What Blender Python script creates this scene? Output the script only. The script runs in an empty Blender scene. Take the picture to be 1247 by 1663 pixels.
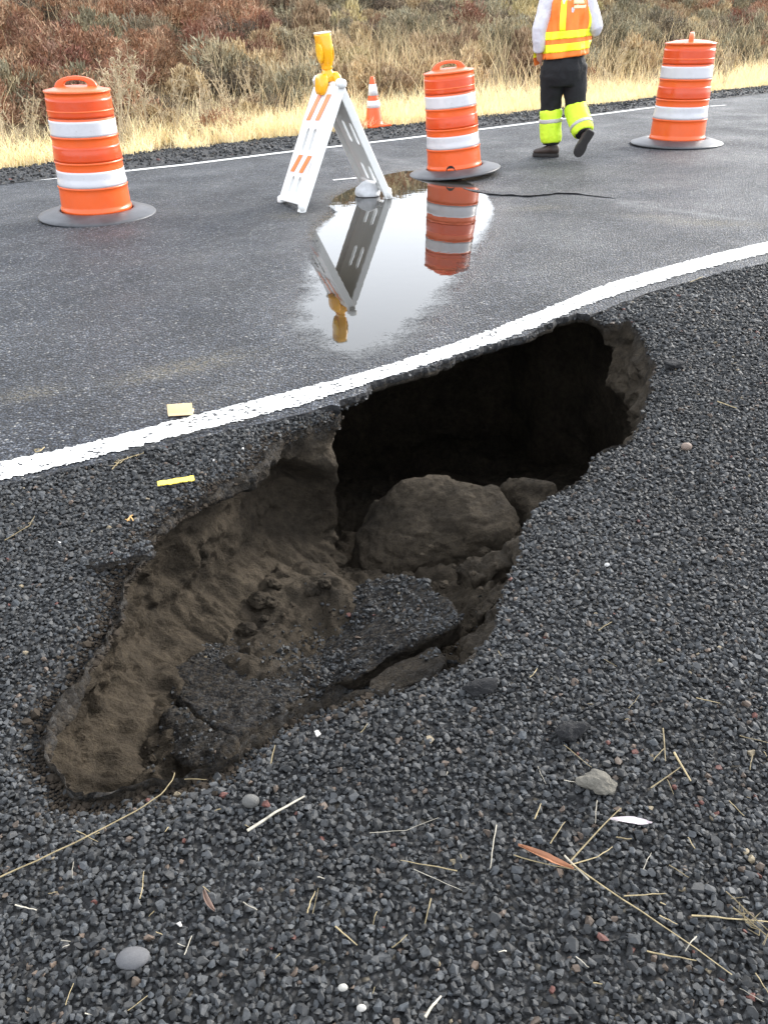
import bpy, bmesh, math, random
import numpy as np
from mathutils import Vector, Matrix, noise as mnoise
from mathutils.geometry import delaunay_2d_cdt

random.seed(7)
RNG = np.random.default_rng(11)
SC = bpy.context.scene
COL = SC.collection
PI = math.pi

# ------------------------------------------------------------------ camera
FPX, PITCH, ROLL, CAM_H = 1380.0, math.radians(30.5), math.radians(1.9), 1.33
_F = np.array([0, math.cos(PITCH), -math.sin(PITCH)])
_D0 = np.array([0, -math.sin(PITCH), -math.cos(PITCH)])
_R0 = np.array([1.0, 0, 0])
_R = math.cos(ROLL) * _R0 + math.sin(ROLL) * _D0
_D = math.cos(ROLL) * _D0 - math.sin(ROLL) * _R0
_C = np.array([0, 0, CAM_H])
cam_data = bpy.data.cameras.new('camera')
cam = bpy.data.objects.new('camera', cam_data)
COL.objects.link(cam)
M3 = Matrix((( _R[0], -_D[0], -_F[0]), (_R[1], -_D[1], -_F[1]), (_R[2], -_D[2], -_F[2])))
cam.matrix_world = Matrix.Translation(Vector(_C)) @ M3.to_4x4()
cam_data.sensor_fit = 'AUTO'
cam_data.sensor_width = 36.0
cam_data.lens = FPX / 1663.0 * 36.0
cam_data.clip_start = 0.05
cam_data.clip_end = 1000.0
SC.camera = cam

# ------------------------------------------------------------------ sky, sun, exposure
SUN_EL, SUN_AZ = math.radians(26), math.radians(54)      # azimuth measured from +y towards +x
world = bpy.data.worlds.new('World')
SC.world = world
world.use_nodes = True
wn, wl = world.node_tree.nodes, world.node_tree.links
wn.clear()
w_out = wn.new('ShaderNodeOutputWorld')
w_bg = wn.new('ShaderNodeBackground')
w_sky = wn.new('ShaderNodeTexSky')
w_sky.sky_type = 'NISHITA'
w_sky.sun_disc = False
w_sky.sun_elevation = SUN_EL
w_sky.sun_rotation = SUN_AZ
w_sky.air_density = 1.0
w_sky.dust_density = 5.0
w_sky.ozone_density = 1.0
w_hs = wn.new('ShaderNodeHueSaturation')                   # overcast: cloud takes the blue out of the sky
w_hs.inputs['Saturation'].default_value = 0.22
w_mix = wn.new('ShaderNodeMix'); w_mix.data_type = 'RGBA'
w_mix.inputs[0].default_value = 0.55
w_mix.inputs[7].default_value = (8.6, 9.2, 10.1, 1)        # even cloud layer
w_tc = wn.new('ShaderNodeTexCoord'); w_sep = wn.new('ShaderNodeSeparateXYZ'); w_rmp = wn.new('ShaderNodeValToRGB'); w_mul = wn.new('ShaderNodeMix')
w_mul.data_type = 'RGBA'; w_mul.blend_type = 'MULTIPLY'; w_mul.inputs[0].default_value = 1.0
w_rmp.color_ramp.elements[0].position = 0.0; w_rmp.color_ramp.elements[0].color = (1.75, 1.75, 1.75, 1)
w_rmp.color_ramp.elements[1].position = 0.62; w_rmp.color_ramp.elements[1].color = (.95, .95, .95, 1)
w_mul.inputs[6].default_value = (8.6, 9.2, 10.1, 1)
wl.new(w_tc.outputs['Generated'], w_sep.inputs[0]); wl.new(w_sep.outputs['Z'], w_rmp.inputs[0]); wl.new(w_rmp.outputs[0], w_mul.inputs[7]); wl.new(w_mul.outputs[2], w_mix.inputs[7])
wl.new(w_sky.outputs[0], w_hs.inputs['Color'])
wl.new(w_hs.outputs[0], w_mix.inputs[6])
wl.new(w_mix.outputs[2], w_bg.inputs['Color'])
w_bg.inputs['Strength'].default_value = 0.12
wl.new(w_bg.outputs[0], w_out.inputs[0])

sun_data = bpy.data.lights.new('sun', 'SUN')
sun_data.energy = 1.5
sun_data.angle = math.radians(22)
sun_data.color = (1.0, 0.95, 0.87)
sun = bpy.data.objects.new('sun', sun_data)
COL.objects.link(sun)
sd = Vector((math.sin(SUN_AZ) * math.cos(SUN_EL), math.cos(SUN_AZ) * math.cos(SUN_EL), math.sin(SUN_EL)))
sun.rotation_euler = sd.to_track_quat('Z', 'Y').to_euler()
sun.location = sd * 40

SC.view_settings.view_transform = 'Standard'
SC.view_settings.look = 'None'
SC.view_settings.exposure = 1.5
SC.view_settings.gamma = 1.0
SC.cycles.max_bounces = 6

# ------------------------------------------------------------------ helpers
def at(u, v, z=0.0):
    """Point on the level z that lies along the sight line of photo pixel (u, v)."""
    d = _F + (u - 623.5) / FPX * _R + (v - 831.5) / FPX * _D
    return _C + (z - CAM_H) / d[2] * d

def tag(o, label=None, cat=None, group=None, kind=None):
    if label: o['label'] = label
    if cat: o['category'] = cat
    if group: o['group'] = group
    if kind: o['kind'] = kind
    return o

def empty(name, loc=(0, 0, 0), rot=(0, 0, 0)):
    o = bpy.data.objects.new(name, None)
    o.empty_display_size = 0.1
    o.location = loc; o.rotation_euler = rot
    COL.objects.link(o)
    return o

def link_mesh(name, me, mat, parent=None):
    o = bpy.data.objects.new(name, me)
    COL.objects.link(o)
    if mat is not None:
        me.materials.append(mat)
    if parent is not None:
        o.parent = parent
    return o

def mesh_np(name, V, Fc, mat, parent=None, smooth=False):
    """V (n,3), Fc (m,k) with one face size, or a list of lists."""
    me = bpy.data.meshes.new(name)
    if isinstance(Fc, np.ndarray):
        n, m, k = len(V), len(Fc), Fc.shape[1]
        me.vertices.add(n); me.vertices.foreach_set('co', np.asarray(V, dtype=np.float32).ravel())
        me.loops.add(m * k); me.loops.foreach_set('vertex_index', Fc.astype(np.int32).ravel())
        me.polygons.add(m)
        me.polygons.foreach_set('loop_start', np.arange(0, m * k, k, dtype=np.int32))
        me.polygons.foreach_set('loop_total', np.full(m, k, dtype=np.int32))
        me.update(calc_edges=True)
    else:
        me.from_pydata([tuple(v) for v in V], [], [tuple(f) for f in Fc])
        me.update()
    me.validate()
    me.polygons.foreach_set('use_smooth', np.full(len(me.polygons), bool(smooth)))
    return link_mesh(name, me, mat, parent)

def attr(o, name, vals, typ='FLOAT', dom='POINT'):
    a = o.data.attributes.new(name, typ, dom)
    if typ == 'FLOAT':
        a.data.foreach_set('value', np.asarray(vals, dtype=np.float32).ravel())
    else:
        a.data.foreach_set('color', np.asarray(vals, dtype=np.float32).ravel())

def _h(ix, iy, iz, seed):
    n = (ix * 374761393 + iy * 668265263 + iz * 2147483647 + seed * 1274126177) & 0xFFFFFFFF
    n = ((n ^ (n >> 13)) * 1274126177) & 0xFFFFFFFF
    n = ((n ^ (n >> 16)) * 2246822519) & 0xFFFFFFFF
    return ((n ^ (n >> 15)) & 0xFFFFFF) / float(0xFFFFFF)

def vnoise(P, scale=1.0, seed=0):
    P = np.asarray(P, dtype=np.float64) * scale
    if P.shape[1] == 2:
        P = np.c_[P, np.zeros(len(P))]
    I = np.floor(P).astype(np.int64); f = P - I
    f = f * f * (3 - 2 * f)
    r = 0
    for dx in (0, 1):
        for dy in (0, 1):
            for dz in (0, 1):
                w = (f[:, 0] if dx else 1 - f[:, 0]) * (f[:, 1] if dy else 1 - f[:, 1]) * (f[:, 2] if dz else 1 - f[:, 2])
                r = r + w * _h(I[:, 0] + dx, I[:, 1] + dy, I[:, 2] + dz, seed)
    return r * 2 - 1

def fbm(P, scale=1.0, octv=4, seed=0, gain=0.5):
    r, a, t = 0, 1.0, 0
    for k in range(octv):
        r = r + a * vnoise(P, scale * 2 ** k, seed + 17 * k); t += a; a *= gain
    return r / t

def cells(P, scale, seed=0):
    """Cellular noise: a random value per cell and the distance to the cell border."""
    Q = np.asarray(P, float) * scale; I = np.floor(Q).astype(np.int64)
    d1 = np.full(len(Q), 9.0); d2 = np.full(len(Q), 9.0); val = np.zeros(len(Q))
    for dx in (-1, 0, 1):
        for dy in (-1, 0, 1):
            for dz in (-1, 0, 1):
                J = I + [dx, dy, dz]; c = J + np.stack([_h(J[:, 0], J[:, 1], J[:, 2], seed + k) for k in (1, 2, 3)], 1)
                d = np.linalg.norm(Q - c, axis=1); v = _h(J[:, 0], J[:, 1], J[:, 2], seed + 4)
                near_ = d < d1; d2 = np.where(near_, d1, np.minimum(d2, d)); val = np.where(near_, v, val); d1 = np.minimum(d1, d)
    return val, d2 - d1

def blocky(P, seed=0):
    """Broken soil: stepped lumps of two sizes with cracks between them, warped so that nothing is straight."""
    Wp = P + np.stack([fbm(P, 9, 3, seed + k) for k in (11, 12, 13)], 1) * .045
    v1, e1 = cells(Wp, 8, seed); v2, e2 = cells(Wp, 24, seed + 5)
    return (v1 - .5) * .060 * sstep(0, .25, e1) + (v2 - .5) * .020 - .012 * (1 - sstep(0, .10, e1)) - .006 * (1 - sstep(0, .14, e2)) + fbm(P, 45, 3, seed + 9) * .008

def sstep(a, b, x):
    t = np.clip((x - a) / (b - a), 0, 1)
    return t * t * (3 - 2 * t)

def inside(P, poly):
    x, y = P[:, 0], P[:, 1]
    r = np.zeros(len(P), dtype=bool)
    n = len(poly)
    for i in range(n):
        x1, y1 = poly[i][0], poly[i][1]; x2, y2 = poly[(i + 1) % n][0], poly[(i + 1) % n][1]
        if y1 == y2: continue
        c = ((y1 > y) != (y2 > y)) & (x < (x2 - x1) * (y - y1) / (y2 - y1) + x1)
        r ^= c
    return r

def poly_dist(P, poly, closed=True):
    d = np.full(len(P), 1e9)
    n = len(poly)
    for i in range(n if closed else n - 1):
        a = np.asarray(poly[i][:2]); b = np.asarray(poly[(i + 1) % n][:2])
        ab = b - a; t = np.clip(((P[:, :2] - a) @ ab) / max(ab @ ab, 1e-12), 0, 1)
        q = P[:, :2] - (a + t[:, None] * ab)
        d = np.minimum(d, np.hypot(q[:, 0], q[:, 1]))
    return d

def resample(pts, step, closed=False):
    pts = np.asarray(pts, dtype=float)
    if closed: pts = np.vstack([pts, pts[:1]])
    s = np.r_[0, np.cumsum(np.linalg.norm(np.diff(pts[:, :2], axis=0), axis=1))]
    n = max(2, int(round(s[-1] / step)))
    t = np.linspace(0, s[-1], n + 1)
    if closed: t = t[:-1]
    return np.stack([np.interp(t, s, pts[:, k]) for k in range(pts.shape[1])], axis=1)

class MB:
    """Collects shapes, then links them as one mesh object."""
    def __init__(s): s.v = []; s.f = []
    def add(s, V, Fc):
        b = len(s.v); s.v += [tuple(p) for p in V]; s.f += [tuple(b + i for i in q) for q in Fc]
    def box(s, c, d, rot=None):
        x, y, z = d[0] / 2, d[1] / 2, d[2] / 2
        V = [Vector((sx * x, sy * y, sz * z)) for sx in (-1, 1) for sy in (-1, 1) for sz in (-1, 1)]
        if rot is not None: V = [rot @ p for p in V]
        s.add([p + Vector(c) for p in V], [(0, 1, 3, 2), (4, 6, 7, 5), (0, 4, 5, 1), (2, 3, 7, 6), (0, 2, 6, 4), (1, 5, 7, 3)])
    def lathe(s, prof, n=32, cap=True):
        V = []; Fc = []
        for (r, z) in prof:
            V += [(r * math.cos(2 * PI * k / n), r * math.sin(2 * PI * k / n), z) for k in range(n)]
        for i in range(len(prof) - 1):
            for k in range(n):
                Fc.append((i * n + k, i * n + (k + 1) % n, (i + 1) * n + (k + 1) % n, (i + 1) * n + k))
        if cap:
            Fc.append(tuple(range(n - 1, -1, -1))); Fc.append(tuple((len(prof) - 1) * n + k for k in range(n)))
        s.add(V, Fc)
    def loft(s, rings, cap=True, closed_end=False):
        n = len(rings[0]); V = [p for r in rings for p in r]; Fc = []
        for i in range(len(rings) - 1):
            for k in range(n):
                Fc.append((i * n + k, i * n + (k + 1) % n, (i + 1) * n + (k + 1) % n, (i + 1) * n + k))
        if cap:
            Fc.append(tuple(range(n - 1, -1, -1))); Fc.append(tuple((len(rings) - 1) * n + k for k in range(n)))
        s.add(V, Fc)
    def tube(s, pts, rad, n=6):
        pts = [Vector(p) for p in pts]; rings = []
        for i, p in enumerate(pts):
            t = (pts[min(i + 1, len(pts) - 1)] - pts[max(i - 1, 0)]).normalized()
            a = t.orthogonal().normalized() if i == 0 else (pa - t * pa.dot(t)).normalized()
            pa = a; b = t.cross(a)
            r = rad[i] if hasattr(rad, '__len__') else rad
            rings.append([p + (a * math.cos(2 * PI * k / n) + b * math.sin(2 * PI * k / n)) * r for k in range(n)])
        s.loft(rings)
    def build(s, name, mat, parent=None, smooth=False):
        o = mesh_np(name, s.v, s.f, mat, parent, smooth)
        bm = bmesh.new(); bm.from_mesh(o.data); bmesh.ops.recalc_face_normals(bm, faces=bm.faces[:]); bm.to_mesh(o.data); bm.free()
        return o

def bevel(o, w, seg=2):
    m = o.modifiers.new('bevel', 'BEVEL'); m.width = w; m.segments = seg; m.limit_method = 'ANGLE'; m.angle_limit = math.radians(40)
    return o

# ------------------------------------------------------------------ materials
class NT:
    def __init__(s, name):
        s.m = bpy.data.materials.new(name); s.m.use_nodes = True
        s.n, s.l = s.m.node_tree.nodes, s.m.node_tree.links
        s.b = s.n['Principled BSDF']; s.out = s.n['Material Output']
    def new(s, t, **kw):
        x = s.n.new('ShaderNode' + t)
        for k, v in kw.items():
            if k in x.inputs.keys(): x.inputs[k].default_value = v
            else: setattr(x, k, v)
        return x
    def link(s, a, b): s.l.new(a, b)
    def pos(s):
        return s.new('NewGeometry').outputs['Position']
    def noise(s, scale, detail=4, rough=0.55, vec=None):
        x = s.new('TexNoise', Scale=scale, Detail=detail, Roughness=rough)
        s.link(vec if vec is not None else s.pos(), x.inputs['Vector']); return x.outputs['Fac']
    def voro(s, scale, vec=None, out='Distance', feature='F1', rand=1.0):
        x = s.new('TexVoronoi', Scale=scale, Randomness=rand); x.feature = feature
        s.link(vec if vec is not None else s.pos(), x.inputs['Vector']); return x.outputs[out]
    def ramp(s, fac, stops, interp='LINEAR'):
        x = s.new('ValToRGB'); e = x.color_ramp.elements; x.color_ramp.interpolation = interp
        while len(e) < len(stops): e.new(0.5)
        for i, (p, c) in enumerate(stops):
            e[i].position = p
            e[i].color = (c, c, c, 1) if isinstance(c, (int, float)) else (*c, 1)
        s.link(fac, x.inputs[0]); return x.outputs[0]
    def mix(s, fac, a, b, mode='MIX'):
        x = s.new('Mix'); x.data_type = 'RGBA'; x.blend_type = mode
        for v, i in ((fac, 0), (a, 6), (b, 7)):
            if isinstance(v, (int, float)): x.inputs[i].default_value = v if i == 0 else (v, v, v, 1)
            elif isinstance(v, tuple): x.inputs[i].default_value = (*v, 1)
            else: s.link(v, x.inputs[i])
        return x.outputs[2]
    def math(s, op, a, b=0.0, c=None):
        x = s.new('Math'); x.operation = op
        for i, v in enumerate((a, b) if c is None else (a, b, c)):
            if isinstance(v, (int, float)): x.inputs[i].default_value = v
            else: s.link(v, x.inputs[i])
        return x.outputs[0]
    def attr(s, name, out='Fac'):
        x = s.new('Attribute'); x.attribute_name = name; return x.outputs[out]
    def bump(s, h, strength=0.5, dist=0.01, prev=None):
        x = s.new('Bump', Strength=strength, Distance=dist); s.link(h, x.inputs['Height'])
        if prev is not None: s.link(prev, x.inputs['Normal'])
        s.link(x.outputs[0], s.b.inputs['Normal']); return x.outputs[0]
    def set(s, **kw):
        for k, v in kw.items():
            i = s.b.inputs[{'col': 'Base Color', 'rough': 'Roughness', 'spec': 'Specular IOR Level', 'ior': 'IOR', 'coat': 'Coat Weight'}[k]]
            if isinstance(v, tuple): i.default_value = (*v, 1)
            elif isinstance(v, (int, float)): i.default_value = v
            else: s.link(v, i)
        return s

def mat_straw(name, col):
    t = NT(name); oi = t.new('ObjectInfo').outputs['Random']
    c = t.mix(1.0, t.ramp(t.noise(60, 4), [(.3, tuple(x * .65 for x in col)), (.7, tuple(x * 1.15 for x in col))]), t.ramp(oi, [(0, .38), (1, 1.05)]), 'MULTIPLY')
    t.set(col=c, rough=.7, spec=.3); return t.m

def mat_plain(name, col, rough=0.5, var=0.12, scale=14, bump=0.15, bscale=120, bdist=0.002, spec=0.5):
    t = NT(name)
    c2 = tuple(min(1, c * (1 - var)) for c in col); c3 = tuple(min(1, c * (1 + var)) for c in col)
    tc = t.new('TexCoord').outputs['Object']
    t.set(col=t.ramp(t.noise(scale, 5, .6, tc), [(0.3, c2), (0.7, c3)]), rough=rough, spec=spec)
    if bump: t.bump(t.noise(bscale, 3, .6, tc), bump, bdist)
    return t.m

def mat_asphalt():
    t = NT('asphalt')
    wv = t.new('VectorMath'); wv.operation = 'ADD'; t.link(t.pos(), wv.inputs[0])
    nv = t.new('TexNoise', Scale=40.0); t.link(t.pos(), nv.inputs['Vector']); sc_ = t.new('VectorMath'); sc_.operation = 'SCALE'; sc_.inputs[3].default_value = .012; t.link(nv.outputs['Color'], sc_.inputs[0]); t.link(sc_.outputs[0], wv.inputs[1])
    chips = t.voro(78, wv.outputs[0]); cc = t.voro(78, wv.outputs[0], out='Color')
    small = t.voro(190, wv.outputs[0])
    cv = t.new('SeparateColor'); t.link(cc, cv.inputs[0])
    n = t.noise(3.0, 5); big = t.noise(0.45, 4)
    chipcol = t.ramp(cv.outputs[0], [(0.0, (.013, .0155, .021)), (.4, (.034, .040, .053)), (.75, (.070, .080, .102)), (.94, (.15, .16, .18)), (1, (.28, .27, .25))])
    gap = t.ramp(chips, [(.30, 1.0), (.62, .22)])
    col = t.mix(1.0, chipcol, gap, 'MULTIPLY')
    col = t.mix(1.0, col, t.ramp(n, [(.3, .75), (.7, 1.2)]), 'MULTIPLY')
    col = t.mix(1.0, col, t.ramp(big, [(.35, .85), (.65, 1.15)]), 'MULTIPLY')
    st = t.math('MULTIPLY', t.attr('stain'), t.ramp(t.noise(38, 4, .7), [(.40, 0.0), (.64, .9)]))
    col = t.mix(st, col, (.17, .145, .09))
    sc = t.math('MULTIPLY', t.attr('scuff'), t.ramp(t.noise(9, 6, .7), [(.35, 0.15), (.65, 1.0)]))
    col = t.mix(sc, col, (.20, .205, .215))
    t.set(col=col, spec=.38)
    wet = t.attr('wet')
    pat = t.math('MULTIPLY', t.ramp(t.noise(1.3, 5, .6), [(.32, .46), (.68, .74)]), t.ramp(t.noise(55, 3, .7), [(.3, .85), (.7, 1.15)]))
    t.set(rough=t.math('SUBTRACT', pat, t.math('MULTIPLY', wet, .30)))
    b = t.bump(t.math('MULTIPLY', chips, -1.0), 1.0, .014)
    b = t.bump(t.math('MULTIPLY', small, -1.0), .5, .003, b)
    t.bump(t.noise(300, 2), .35, .002, b)
    return t.m

def mat_gravel_bed(name='gravel_bed', scale=75, light=1.0):
    t = NT(name)
    v = t.voro(scale); cc = t.voro(scale, out='Color'); cv = t.new('SeparateColor'); t.link(cc, cv.inputs[0])
    col = t.ramp(cv.outputs[0], [(0, tuple(c * light for c in (.006, .0065, .0075))), (.6, tuple(c * light for c in (.016, .017, .019))), (.95, tuple(c * light for c in (.04, .04, .042))), (1, (.12, .10, .07))])
    col = t.mix(1.0, col, t.ramp(v, [(.25, 1.0), (.6, .25)]), 'MULTIPLY')
    col = t.mix(t.ramp(t.noise(6, 4), [(.55, 0.0), (.75, .5)]), col, (.035, .030, .025))
    t.set(col=col, rough=.75)
    t.bump(t.math('MULTIPLY', v, -1.0), .9, .012)
    return t.m

def mat_stone():
    t = NT('crushed_basalt')
    c = t.attr('tone', 'Color')
    col = t.mix(1.0, c, t.ramp(t.noise(160, 3), [(.3, .7), (.7, 1.3)]), 'MULTIPLY')
    t.set(col=col, rough=.66, spec=.40)
    t.bump(t.noise(420, 3), .3, .0012)
    return t.m

def mat_soil(name='soil', base=(.057, .0455, .0325), dark=(.024, .0195, .0145), grit=True):
    t = NT(name)
    n1 = t.noise(5, 6, .65); n2 = t.noise(28, 6, .7); n3 = t.noise(140, 4, .7)
    col = t.ramp(n1, [(.28, dark), (.5, base), (.72, tuple(min(1, c * 1.35) for c in base))])
    col = t.mix(1.0, col, t.ramp(n2, [(.3, .55), (.7, 1.3)]), 'MULTIPLY')
    col = t.mix(1.0, col, t.ramp(n3, [(.3, .75), (.7, 1.2)]), 'MULTIPLY')
    g = t.attr('gravelly')
    gm = t.math('MULTIPLY', g, t.ramp(t.noise(60, 3, .8), [(.35, .2), (.55, 1.0)]))
    vg = t.voro(95); cc = t.voro(95, out='Color'); cv = t.new('SeparateColor'); t.link(cc, cv.inputs[0])
    gc = t.ramp(cv.outputs[0], [(0, (.007, .007, .0075)), (.6, (.020, .0195, .020)), (1, (.06, .059, .058))])
    col = t.mix(gm, col, gc)
    wp = t.ramp(t.voro(38), [(.02, 1.0), (.06, 0.0)])
    wm = t.math('MULTIPLY', wp, t.ramp(t.noise(4.5, 2), [(.62, 0.0), (.66, .7)]))
    col = t.mix(wm, col, (.4, .37, .32))
    t.set(col=col, rough=.92, spec=.2)
    b = t.bump(n2, .8, .03)
    b = t.bump(n3, .7, .008, b)
    t.bump(t.math('MULTIPLY', vg, t.math('MULTIPLY', g, -1.0)), .6, .01, b)
    return t.m

def mat_paint():
    t = NT('road_paint')
    ch = t.voro(105); n = t.noise(10, 5); n2 = t.noise(55, 4, .7)
    vc = t.voro(85, out='Color'); vs = t.new('SeparateColor'); t.link(vc, vs.inputs[0])
    thr = t.math('ADD', t.math('MULTIPLY', t.math('SUBTRACT', t.noise(5, 4, .6), .5), .60), .075)
    pit_ = t.math('LESS_THAN', vs.outputs[0], thr)
    worn = t.math('MAXIMUM', pit_, t.ramp(t.math('ADD', n2, t.math('MULTIPLY', t.math('SUBTRACT', t.noise(3.5, 3), .5), .4)), [(.335, 1.0), (.365, 0.0)]))
    col = t.mix(1.0, (.78, .78, .76), t.ramp(n, [(.3, .86), (.7, 1.05)]), 'MULTIPLY')
    col = t.mix(1.0, col, t.ramp(ch, [(.45, 1.0), (.75, .6)]), 'MULTIPLY')
    col = t.mix(worn, col, (.018, .018, .020))
    t.set(col=col, rough=.6)
    t.bump(t.math('MULTIPLY', ch, -1.0), .4, .004)
    return t.m

ASPHALT = mat_asphalt()
BED = mat_gravel_bed()
BED_FAR = mat_gravel_bed('far_gravel', 38, 2.2)
STONE = mat_stone()
SOIL = mat_soil()
PAINT = mat_paint()

# ------------------------------------------------------------------ the collapsed hole: its rim on the ground, clockwise from the left end
# each point: photo position, undercut of the wall below it, lean (positive = wall comes inward with depth)
RIM = [  # u, v, undercut(m), lean(m)
    (132, 1286, .05, .05), (96, 1267, .03, .08), (80, 1240, .0, .12), (70, 1212, .0, .14), (78, 1170, .0, .16), (97, 1125, .0, .18),
    (126, 1080, .0, .18), (158, 1038, .0, .18), (176, 1005, .0, .18), (190, 975, .0, .18), (196, 935, .0, .18), (232, 893, .0, .18), (236, 868, .0, .18),
    (276, 828, .0, .18), (337, 797, .0, .18), (372, 770, .0, .18), (404, 758, .0, .16), (424, 742, .0, .15), (440, 712, .0, .12),
    (486, 692, .0, .10), (535, 676, .0, .06), (546, 682, .02, .0), (549, 668, .55, .0), (552, 651, 1.0, .0), (572, 643, 1.6, .0), (595, 636, 1.8, .0),
    (601, 623, 1.9, .0), (636, 612, 2.0, .0), (686, 597, 2.0, .0), (737, 580, 2.0, .0), (790, 563, 1.95, .0), (830, 552, 1.9, .0), (870, 537, 1.8, .0), (905, 518, 1.6, .0),
    (935, 508, 1.4, .0), (960, 512, 1.0, .0), (985, 522, .35, .0), (1003, 520, .2, .02), (1019, 517, .15, .06), (1032, 526, .25, .07), (1046, 548, .35, .06), (1060, 574, .4, .055),
    (1066, 600, .45, .055), (1056, 640, .45, .05), (1044, 676, .4, .05), (1029, 706, .3, .0), (1010, 718, .25, .0),
    (974, 727, .2, .0), (962, 745, .2, .0), (944, 772, .2, .0), (908, 792, .2, .0), (890, 806, .2, .0), (856, 836, .2, .0), (846, 862, .2, .0), (853, 888, .2, .0), (829, 922, .2, .0), (817, 957, .2, .0),
    (815, 985, .2, .0), (793, 1029, .2, .0), (757, 1067, .2, .0), (713, 1085, .2, .0), (681, 1101, .2, .0), (640, 1113, .2, .0), (572, 1121, .2, .0), (528, 1129, .2, .0),
    (496, 1141, .2, .0), (445, 1158, .2, .0), (409, 1183, .2, .0), (377, 1217, .2, .0), (341, 1238, .15, .0), (289, 1250, .1, .0), (249, 1255, .1, .0), (216, 1264, .08, .0), (178, 1278, .06, .02)]
_rw = np.array([[*at(u, v)[:2], c, l] for (u, v, c, l) in RIM])
_rr = resample(_rw, 0.011, closed=True)
# ragged break: small irregular bites along the edge
_t = np.roll(_rr[:, :2], -1, 0) - np.roll(_rr[:, :2], 1, 0)
_t /= np.linalg.norm(_t, axis=1)[:, None]
_nrm = np.c_[-_t[:, 1], _t[:, 0]]          # polygon runs clockwise: this points out of the hole
if inside((_rr[:1, :2] + _nrm[:1] * .005), _rr[:, :2])[0]:
    _nrm = -_nrm
_jag = fbm(_rr[:, :2], 16, 4, 3) * .020 + fbm(_rr[:, :2], 60, 2, 9) * .008
RIMW = _rr[:, :2] + _nrm * _jag[:, None]
UND, LEAN = _rr[:, 2], _rr[:, 3]
NR = len(RIMW)
# smoothed outward direction so the undercut walls do not cross
def _smooth(a, k):
    ker = np.ones(2 * k + 1) / (2 * k + 1)
    return np.stack([np.convolve(np.r_[a[-k:, j], a[:, j], a[:k, j]], ker, 'valid') for j in range(a.shape[1])], 1)
NS = _smooth(_nrm, 22); NS /= np.linalg.norm(NS, axis=1)[:, None]

# ------------------------------------------------------------------ road and its edges
NEAR_EDGE_L = [(-420, 868), (-200, 828), (0, 789), (100, 767), (200, 741), (300, 717), (400, 692), (484, 674), (549, 655)]
NEAR_EDGE_R = [(965, 509), (1000, 494), (1039, 480), (1121, 456), (1180, 441), (1247, 427), (1420, 392)]
i0 = int(np.argmin(np.hypot(*(RIMW - at(550, 660)[:2]).T)))
i1 = int(np.argmin(np.hypot(*(RIMW - at(958, 512)[:2]).T)))
mid = RIMW[i0:i1 + 1] if i0 < i1 else RIMW[i1:i0 + 1][::-1]
eL = np.array([at(*p)[:2] for p in NEAR_EDGE_L]); eR = np.array([at(*p)[:2] for p in NEAR_EDGE_R])
FAR_LINE = np.array([at(*p)[:2] for p in [(0, 298), (120, 287), (300, 268), (460, 248), (640, 227.5), (800, 208), (1000, 182.5), (1247, 150)]])
dirL = (eL[1] - eL[0]) / np.linalg.norm(eL[1] - eL[0])
dir0 = np.array([.74, .67]) / np.linalg.norm([.74, .67])
def wob(P, a=.012): return P + np.c_[fbm(P, 14, 3, 21), fbm(P, 14, 3, 22)] * a
nearL = wob(resample(eL, .03)); nearR = wob(resample(eR, .03))
near = np.vstack([eL[0] - dir0 * 60, eL[0] - dir0 * 12, eL[0] - dir0 * 3, nearL[:-1], mid, nearR[1:], eR[-1] + dir0 * 2, eR[-1] + dir0 * 8, eR[-1] + dir0 * 70])
FLD = (FAR_LINE[-1] - FAR_LINE[0]); FLD /= np.linalg.norm(FLD)
FLN = np.array([-FLD[1], FLD[0]])
far_ext = np.vstack([FAR_LINE[0] - FLD * 70, FAR_LINE[0] - FLD * 15, FAR_LINE, FAR_LINE[-1] + FLD * 15, FAR_LINE[-1] + FLD * 80])
far_edge = far_ext + FLN * .22
# map near rows to far rows along the road direction
a_near = near @ FLD; a_far = far_edge @ FLD
a_near = np.maximum.accumulate(a_near + np.arange(len(a_near)) * 1e-6)
a_q = np.interp(a_near, [a_near[0], a_near[3], a_near[-4], a_near[-1]], [a_far[0], a_near[3], a_near[-4], a_far[-1]])
farq = np.c_[np.interp(a_q, a_far, far_edge[:, 0]), np.interp(a_q, a_far, far_edge[:, 1])]
tt = np.r_[0, np.geomspace(.002, 1, 56)]
tt = np.unique(np.r_[tt, np.linspace(.03, 1, 70)])
PUDDLE_PX = [(628, 284), (655, 279), (690, 277), (725, 283), (765, 300), (790, 320), (800, 340), (792, 362), (775, 390), (752, 418), (735, 445), (712, 470), (695, 497), (668, 520), (645, 545), (615, 562), (575, 572), (540, 562), (520, 540),
             (502, 520), (498, 500), (512, 480), (516, 450), (512, 425), (520, 400), (516, 380), (527, 366), (545, 352), (548, 344), (535, 335), (545, 322), (575, 306), (600, 293)]
PUD = np.array([at(*p)[:2] for p in PUDDLE_PX])
def road_z(P):
    """The carriageway is level, with a low heave to the right of the puddle."""
    z = np.zeros(len(P))
    c = np.array((1.62, 8.35)); d = P - c
    z += .035 * np.exp(-((d[:, 0] / .42) ** 2 + (d[:, 1] / .55) ** 2))
    return z
RN, RM = len(near), len(tt)
RV = np.zeros((RN, RM, 3))
RV[:, :, :2] = near[:, None, :] * (1 - tt)[None, :, None] + farq[:, None, :] * tt[None, :, None]
RV[:, :, 2] = road_z(RV[:, :, :2].reshape(-1, 2)).reshape(RN, RM)
skirt = np.zeros((RN, 3, 3))                     # broken edge of the asphalt layer
jj = fbm(near, 30, 3, 5)
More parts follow.
